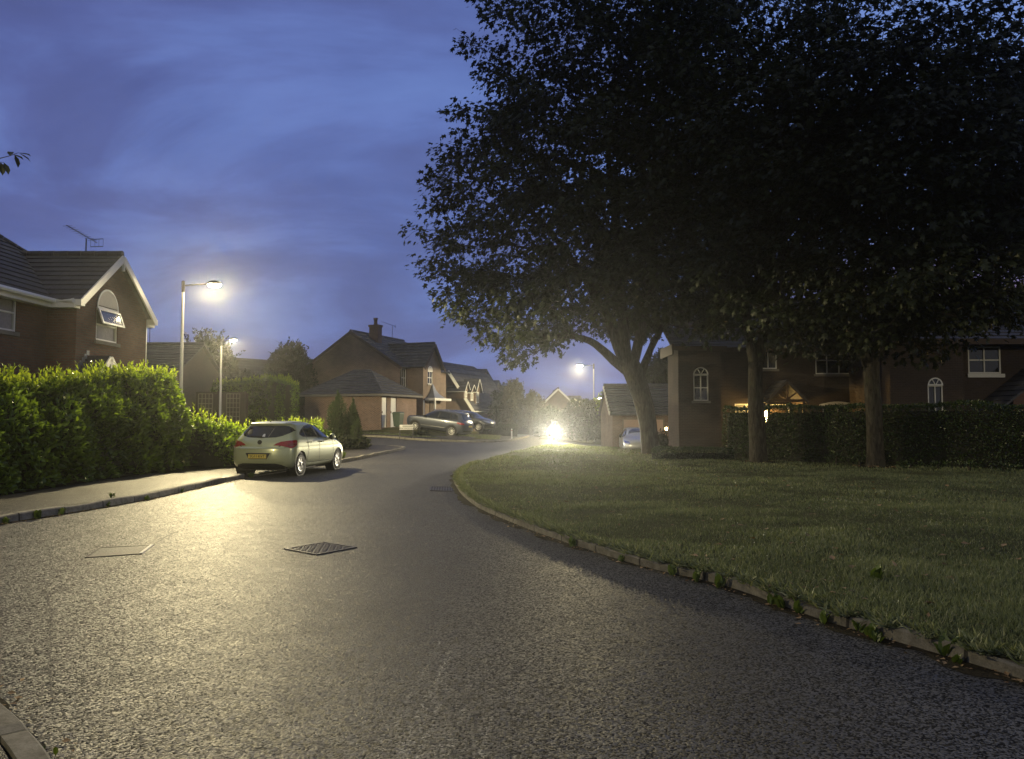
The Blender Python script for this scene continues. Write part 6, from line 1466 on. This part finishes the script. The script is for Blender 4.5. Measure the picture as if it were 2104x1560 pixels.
# ================================================================ THE THREE LAWN TREES
def tree(label, base, limbs, env, zmin, nt, nl, lsize, seed, mat, trunk_r, flat=.55, cl=.62, keep=None):
    """limbs: list of (points, r0, r1) in world space; env: list of (centre, radii)"""
    r = np.random.default_rng(seed)
    t = empty('lawn_tree', base, label, 'tree', 'trees on the lawn')
    nodes, par, rad, plen = [], [], [], []
    def add(p, q, rr):
        nodes.append(V(p)); par.append(q); rad.append(rr); plen.append(0 if q < 0 else plen[q] + (V(p) - nodes[q]).length); return len(nodes) - 1
    idx_of = {}
    tk = MB()
    for li, (pts, r0, r1, attach) in enumerate(limbs):
        cp = catmull(pts, .35); m_ = len(cp); rr = [r0 + (r1 - r0) * (i / (m_ - 1)) ** .8 for i in range(m_)]
        if li == 0:
            for i, q in enumerate(cp):
                hgt = q.z - cp[0].z; rr[i] += trunk_r * .5 * math.exp(-hgt / .22)
        tk.tube(cp, rr, 16 if li == 0 else 10)
        prev = -1 if attach is None else min(range(len(nodes)), key=lambda k: (nodes[k] - cp[0]).length)
        for i, q in enumerate(cp):
            if li == 0 and q.z < base.z + 2.2: continue
            prev = add(q, prev, rr[i])
    if limbs:
        for p_i, v in enumerate(tk.v):   # buttress ripple and bark unevenness
            q = V(v); k = noise.noise((q.x * 3, q.y * 3, q.z * .9)) * .05; tk.v[p_i] = (v[0] + k, v[1] + k * .6, v[2])
    targets, cells, tries = [], {}, 0
    while len(targets) < nt and tries < nt * 60:
        tries += 1
        if isinstance(env, dict):   # crown radius given by height
            z0, z1 = env['prof'][0][0], env['prof'][-1][0]; z = z0 + (z1 - z0) * r.random(); R_ = lerp_table(env['prof'], z)
            if r.random() > (R_ / env['rmax']) ** 2 + .08: continue
            a = r.random() * 6.2832; v = V((math.cos(a), math.sin(a), z * .12)); k = 1 + .20 * lump(v, 1.7, seed) + .16 * lump(v, 4.2, seed + 5)
            rr = R_ * k * math.sqrt(r.random()); q = V((env['c'][0] + math.cos(a) * rr * (1.0 if math.cos(a) < 0 else env['right']), env['c'][1] + math.sin(a) * rr * .82, z))
        else:
            c, R3 = env[int(r.random() * len(env))]
            v = nz(rnd(1))[0]; rr = (.25 + .75 * r.random() ** .45)
            if v[2] < -.2 and r.random() < .35: continue
            k = 1 + .26 * lump(v, 1.8, seed) + .20 * lump(v, 4.5, seed + 5)
            q = V((c[0] + v[0] * R3[0] * rr * k, c[1] + v[1] * R3[1] * rr * k, c[2] + v[2] * R3[2] * rr * k))
        if q.z < zmin + .5 * noise.noise((q.x * .5, q.y * .5, seed)): continue
        if keep and not keep(q): continue
        ck = (int(q.x / .75), int(q.y / .75), int(q.z / .6))
        if cells.get(ck, 0) >= 1 and r.random() < .85: continue
        cells[ck] = cells.get(ck, 0) + 1
        targets.append(q)
    nt = len(targets)
    fork = nodes[0]
    targets.sort(key=lambda q: (q - fork).length)
    arr = np.zeros((nt * 14 + len(nodes) + 10, 3)); pl_a = np.zeros(len(arr)); n0 = len(nodes)
    for i in range(n0): arr[i] = nodes[i]; pl_a[i] = plen[i]
    tips = []
    for q in targets:
        k = len(nodes); qa = np.array(q)
        d = np.linalg.norm(arr[:k] - qa, axis=1); j = int(np.argmin(d + .22 * pl_a[:k])); ln = d[j]
        steps = max(1, min(12, int(ln / .7))); a = nodes[j]; prev = j
        for s in range(1, steps + 1):
            f = s / steps; pnt = a.lerp(q, f) + V((0, 0, -.10 * ln * math.sin(math.pi * f) * .5)) + (V(r.normal(0, .05 * min(ln, 2), 3)) if s < steps else V((0, 0, 0)))
            prev = add(pnt, prev, 0.0); arr[prev] = pnt; pl_a[prev] = plen[prev]
        tips.append(prev)
    acc = [0.0] * len(nodes); P_ = 2.35
    for i in range(len(nodes) - 1, -1, -1):
        acc[i] = max(acc[i], .0105 ** P_)
        if par[i] >= 0: acc[par[i]] += acc[i]
    br = MB()
    for i in range(n0, len(nodes)):
        j = par[i]; ra = min(acc[j] ** (1 / P_), .16) if j >= n0 else min(acc[i] ** (1 / P_) * 1.15, .18); rb = acc[i] ** (1 / P_)
        if (nodes[i] - nodes[j]).length > 1e-3: br.tube([nodes[j], nodes[i]], [min(ra, rb * 1.6), rb], 5, False)
    P2, D2, N2, S2, C2 = [], [], [], [], []
    cen = np.array(env[0][0]) if not isinstance(env, dict) else np.array((*env['c'], 11.0))
    for ti in tips:
        q = np.array(nodes[ti]); m_ = int(nl * (.5 + r.random())); out = q - cen; out[2] *= .3; out = out / (np.linalg.norm(out) + 1e-6)
        off = np.clip(r.normal(0, 1, (m_, 3)), -1.65, 1.65) * np.array([cl, cl, cl * flat]); off[:, 2] -= .16 * (off[:, 0] ** 2 + off[:, 1] ** 2)
        for o_ in off[:5]:
            br.tube([V(q), V(q + o_ * .55 + np.array([0, 0, .05])), V(q + o_ * 1.05)], [.008, .006, .003], 3, False)
        P2.append(q + off); ov = nz(off + 1e-3)
        D2.append(ov * .7 + out * .5 + r.normal(0, .45, (m_, 3)) + np.array([0, 0, -.45])); N2.append(np.array([0, 0, 1.0]) + out * .45 + r.normal(0, .45, (m_, 3)))
        S2.append(lsize * (.5 + .85 * r.random(m_))); C2.append(np.clip(.45 + .25 * r.normal() + r.normal(0, .16, m_), 0, 1))
    tk.build('trunk', M['bark'], t, smooth=True); br.build('branches', M['bark'], t, smooth=True)
    leaf_mesh('crown', [leaf_arrays(np.concatenate(P2), np.concatenate(D2), np.concatenate(N2), np.concatenate(S2), T_SYC, np.concatenate(C2))], mat, t)
    return t

Y1_ = 31.5
def w(px, py, dy=0.0): q = P(px, py, Y1_ + dy); return (q.x, q.y, q.z)
b1 = V((P(1337, 922, Y1_).x, Y1_, lawn_z(5.3, Y1_) - .05))
tree('great sycamore with pale leaning trunk and low limb, foremost left of the lawn trees', b1,
     [([(b1.x + .02, Y1_, b1.z - .2), w(1331, 872), w(1319, 815), w(1303, 768), w(1286, 735)], .33, .42, None),
      ([w(1300, 770), w(1262, 742), w(1225, 708, -.3), w(1180, 692, -1.0), w(1120, 694, -1.6)], .24, .07, 0),
      ([w(1285, 745), w(1262, 690, .2), w(1225, 610, .2), w(1165, 520, -.4), w(1090, 430, -.8)], .27, .07, 0),
      ([w(1285, 745), w(1280, 660), w(1272, 560, .5), w(1262, 420, .8), w(1240, 250, 1)], .27, .07, 0),
      ([w(1300, 750), w(1318, 680, -.3), w(1340, 600, -.8), w(1345, 480, -1.2), w(1360, 330, -1.5)], .24, .06, 0),
      ([w(1318, 765), w(1345, 700, .4), w(1385, 630, .8), w(1430, 530, 1.5)], .18, .05, 0),
      ([w(1270, 640), w(1200, 560, 1), w(1120, 520, 2.2), w(1030, 500, 3)], .13, .04, 0)],
     dict(c=(4.9, 31.6), right=.74, rmax=8.4, prof=[(3.7, 4.4), (4.6, 6.5), (5.4, 7.6), (6.8, 8.2), (8.1, 8.3), (9.7, 7.9), (11.5, 8.0), (13, 8.1), (14.2, 7.4), (15.6, 6.7), (17.2, 7.0), (18.6, 5.8), (20, 5.0), (21.5, 3.0)]), 3.6, 1450, 50, .225, 101, M['l_syc'], .3, cl=.36,
     keep=lambda q: not (q.z < 5.5 and q.x > 2.2) and not (q.z < 4.6 and q.x > .6))
Y2_ = 26.2
def w(px, py, dy=0.0): q = P(px, py, Y2_ + dy); return (q.x, q.y, q.z)
b2 = V((P(1559, 948, Y2_).x, Y2_, lawn_z(8.3, Y2_) - .03))
tree('slender twin-stemmed tree in front of the lit porch, middle of the lawn trees', b2,
     [([(b2.x, Y2_, b2.z - .2), w(1555, 870), w(1552, 800), w(1553, 745)], .285, .24, None),
      ([w(1552, 760), w(1540, 690), w(1528, 600, .2), w(1515, 450, .3), w(1500, 280, .4)], .19, .05, 0),
      ([w(1556, 760), w(1566, 700), w(1580, 610, -.3), w(1590, 470, -.5), w(1600, 300, -.5)], .19, .05, 0),
      ([w(1535, 650), w(1495, 560, -.5), w(1440, 470, -1.0)], .10, .04, 0), ([w(1582, 600), w(1630, 500, .8), w(1680, 420, 1.2)], .1, .04, 0)],
     [((8.5, 26.3, 10.8), (4.5, 4.6, 7.8))], 4.1, 480, 40, .21, 102, M['l_syc'], .22, cl=.36)
Y3_ = 24.0
def w(px, py, dy=0.0): q = P(px, py, Y3_ + dy); return (q.x, q.y, q.z)
b3 = V((P(1799, 958, Y3_).x, Y3_, lawn_z(11.3, Y3_) - .03))
tree('dense dark tree with forked trunk on the right of the lawn trees', b3,
     [([(b3.x, Y3_, b3.z - .2), w(1797, 880), w(1793, 800), w(1790, 745)], .245, .24, None),
      ([w(1790, 760), w(1760, 700), w(1730, 630), w(1700, 500, -.4), w(1680, 350, -.6)], .18, .05, 0),
      ([w(1792, 760), w(1800, 690), w(1808, 600), w(1815, 450), w(1830, 250)], .2, .05, 0),
      ([w(1800, 740), w(1840, 660, .4), w(1890, 560, .8), w(1960, 440, 1.0)], .16, .05, 0)],
     [((12.3, 24.2, 8.5), (5.9, 5.0, 5.3))], 3.7, 1030, 62, .205, 103, M['l_dark'], .26, cl=.42)

# tree reaching in from beyond the left edge: only twig ends are in view
Yb = 13.0
tb = V((-13.2, 12.4, .1)); t = empty('overhanging_tree', tb, 'leafy twig tips of a tree reaching in from the left edge against the sky', 'tree')
mb = MB(); a = P(-30, 332, Yb); mb.tube(catmull([tb, (-13.1, 12.4, 3), (-12.6, 12.5, 5.2), (-10.8, 12.8, 6.0), a], .3), .05, 8); mb.build('trunk', M['bark'], t)
mb = MB(); tip = P(38, 314, Yb); mb.tube([a, P(-2, 326, Yb), P(18, 321, Yb), tip], [.014, .008, .006, .004], 6); tip2 = P(8, 334, Yb); mb.tube([a, P(-12, 332, Yb), tip2], [.01, .006, .004], 6); mb.build('branches', M['bark'], t)
pp, dd = [], []
for q, d in ((tip, (1, 0, -.15)), (P(24, 317, Yb), (.9, 0, -.3)), (P(30, 318, Yb), (.3, .2, -1)), (tip, (.8, .5, -.5)), (P(20, 320, Yb), (-.2, .4, .4)), (tip2, (.5, 0, -1)), (P(-2, 333, Yb), (.7, .2, -.8)), (P(2, 334, Yb), (.2, 0, -1)), (P(-6, 333, Yb), (.4, .6, -.7)), (P(-20, 332, Yb), (0, 1, -1)), (P(-26, 332, Yb), (.2, -1, -.6))): pp.append(q); dd.append(d)
leaf_mesh('crown', [leaf_arrays(np.array(pp), np.array(dd, float), np.tile([0.1, -.3, 1.0], (len(pp), 1)), np.full(len(pp), .22), T_LAUREL, np.full(len(pp), .3))], M['l_dark'], t)
# ================================================================ SKY, CAMERA, RENDER SETTINGS
w_ = bpy.data.worlds.new('World'); scene.world = w_; w_.use_nodes = True
nt = w_.node_tree; bg = nt.nodes['Background']
sky = nt.nodes.new('ShaderNodeTexSky'); sky.sky_type = 'NISHITA'; sky.sun_disc = False
sky.sun_elevation = R(1.5); sky.sun_rotation = R(35); sky.air_density = 1.6; sky.dust_density = 1.5; sky.ozone_density = 4.0
gen = coords(nt, 'Generated')
sp = N(nt, 'ShaderNodeSeparateXYZ'); nt.links.new(gen, sp.inputs[0])
def mth(op, a, b=None, c=None):
    m = N(nt, 'ShaderNodeMath', operation=op)
    for i, v in enumerate((a, b, c)):
        if v is None: continue
        if isinstance(v, bpy.types.NodeSocket): nt.links.new(v, m.inputs[i])
        else: m.inputs[i].default_value = v
    return m.outputs[0]
zc = mth('ADD', mth('MAXIMUM', sp.outputs[2], 0.0), .34)
cv = N(nt, 'ShaderNodeCombineXYZ'); nt.links.new(mth('DIVIDE', sp.outputs[0], zc), cv.inputs[0]); nt.links.new(mth('DIVIDE', sp.outputs[1], zc), cv.inputs[1])
mp_ = N(nt, 'ShaderNodeMapping'); mp_.inputs['Scale'].default_value = (1.0, 1.5, 1); mp_.inputs['Rotation'].default_value = (0, 0, R(-14)); nt.links.new(cv.outputs[0], mp_.inputs[0])
c1 = noise_tex(nt, mp_.outputs[0], 1.5, 8, .55, .5); c2 = noise_tex(nt, mp_.outputs[0], 4.2, 6, .55, .3)
# dusk blue: brighter to the upper right, mauve and dimmer towards the left
side = ramp(nt, mth('MULTIPLY_ADD', sp.outputs[0], .7, .5), [(0.1, (.080, .098, .285)), (.5, (.096, .142, .385)), (.92, (.15, .26, .60))])
hor = ramp(nt, mth('MAXIMUM', sp.outputs[2], 0.0), [(0.0, 1.0), (.22, .0)])
base = mixc(nt, mth('MULTIPLY', hor, .55), side, (.105, .158, .36))
lit = mixc(nt, ramp(nt, c1.outputs[0], [(.46, 0.0), (.66, .8)]), base, (.130, .200, .48))
cl_ = mixc(nt, ramp(nt, c1.outputs[0], [(.34, .9), (.54, 0.0)]), lit, (.066, .078, .21))
cl_ = mixc(nt, .45, cl_, ramp(nt, c2.outputs[0], [(.3, (.8, .8, .84)), (.7, (1.22, 1.2, 1.14))]), 'MULTIPLY')
# unseen sky overhead and behind the viewer, greyed to neutralise the light on walls
back = ramp(nt, mth('MULTIPLY_ADD', sp.outputs[1], -.5, .5), [(.42, 0.0), (.75, 1.0)])
zen = ramp(nt, sp.outputs[2], [(.62, 0.0), (.92, 1.0)])
grey = mixc(nt, ramp(nt, c1.outputs[0], [(.3, 0.0), (.7, 1.0)]), (.14, .14, .16), (.19, .19, .20))
cl_ = mixc(nt, mth('MAXIMUM', back, zen), cl_, grey)
tot = mixc(nt, .04, cl_, sky.outputs[0])
SKYDIAL = 1.2
HAZE = .0005
nt.links.new(tot, bg.inputs['Color']); bg.inputs['Strength'].default_value = SKYDIAL

cam = bpy.data.cameras.new('Camera'); co = bpy.data.objects.new('Camera', cam); COL.objects.link(co)
cam.sensor_fit = 'HORIZONTAL'; cam.angle = 2 * math.atan(CX / F); cam.clip_end = 3000; cam.clip_start = .05
co.location = CAM; co.rotation_euler = (R(90) + TH, 0, 0); scene.camera = co
vs_ = scene.view_settings; vs_.view_transform = 'Standard'; vs_.look = 'None'; vs_.exposure = 0; vs_.gamma = 1
scene.render.engine = 'CYCLES'
cy = scene.cycles; cy.use_denoising = True; cy.use_adaptive_sampling = False; cy.volume_bounces = 0; cy.max_bounces = 6; cy.transparent_max_bounces = 8; cy.sample_clamp_indirect = 4; cy.sample_clamp_direct = 0; cy.caustics_reflective = False; cy.caustics_refractive = False
try: cy.use_light_tree = True
except Exception: pass

# thin haze added in place of lens flare, to give the lamps their glow
hzm = bpy.data.materials.new('haze'); hzm.use_nodes = True; nt = hzm.node_tree
nt.nodes.remove(nt.nodes['Principled BSDF']); pv = N(nt, 'ShaderNodeVolumePrincipled')
pv.inputs['Color'].default_value = (.92, .95, 1, 1); pv.inputs['Density'].default_value = HAZE; pv.inputs['Anisotropy'].default_value = .86
nt.links.new(pv.outputs[0], nt.nodes['Material Output'].inputs['Volume'])
mb = MB(); mb.box(-905, 905, -305, 905, -3.4, 27.5); hb = mb.build('haze', hzm); tag(hb, 'thin haze added to give the lamps their soft glow', 'haze', kind='stuff')
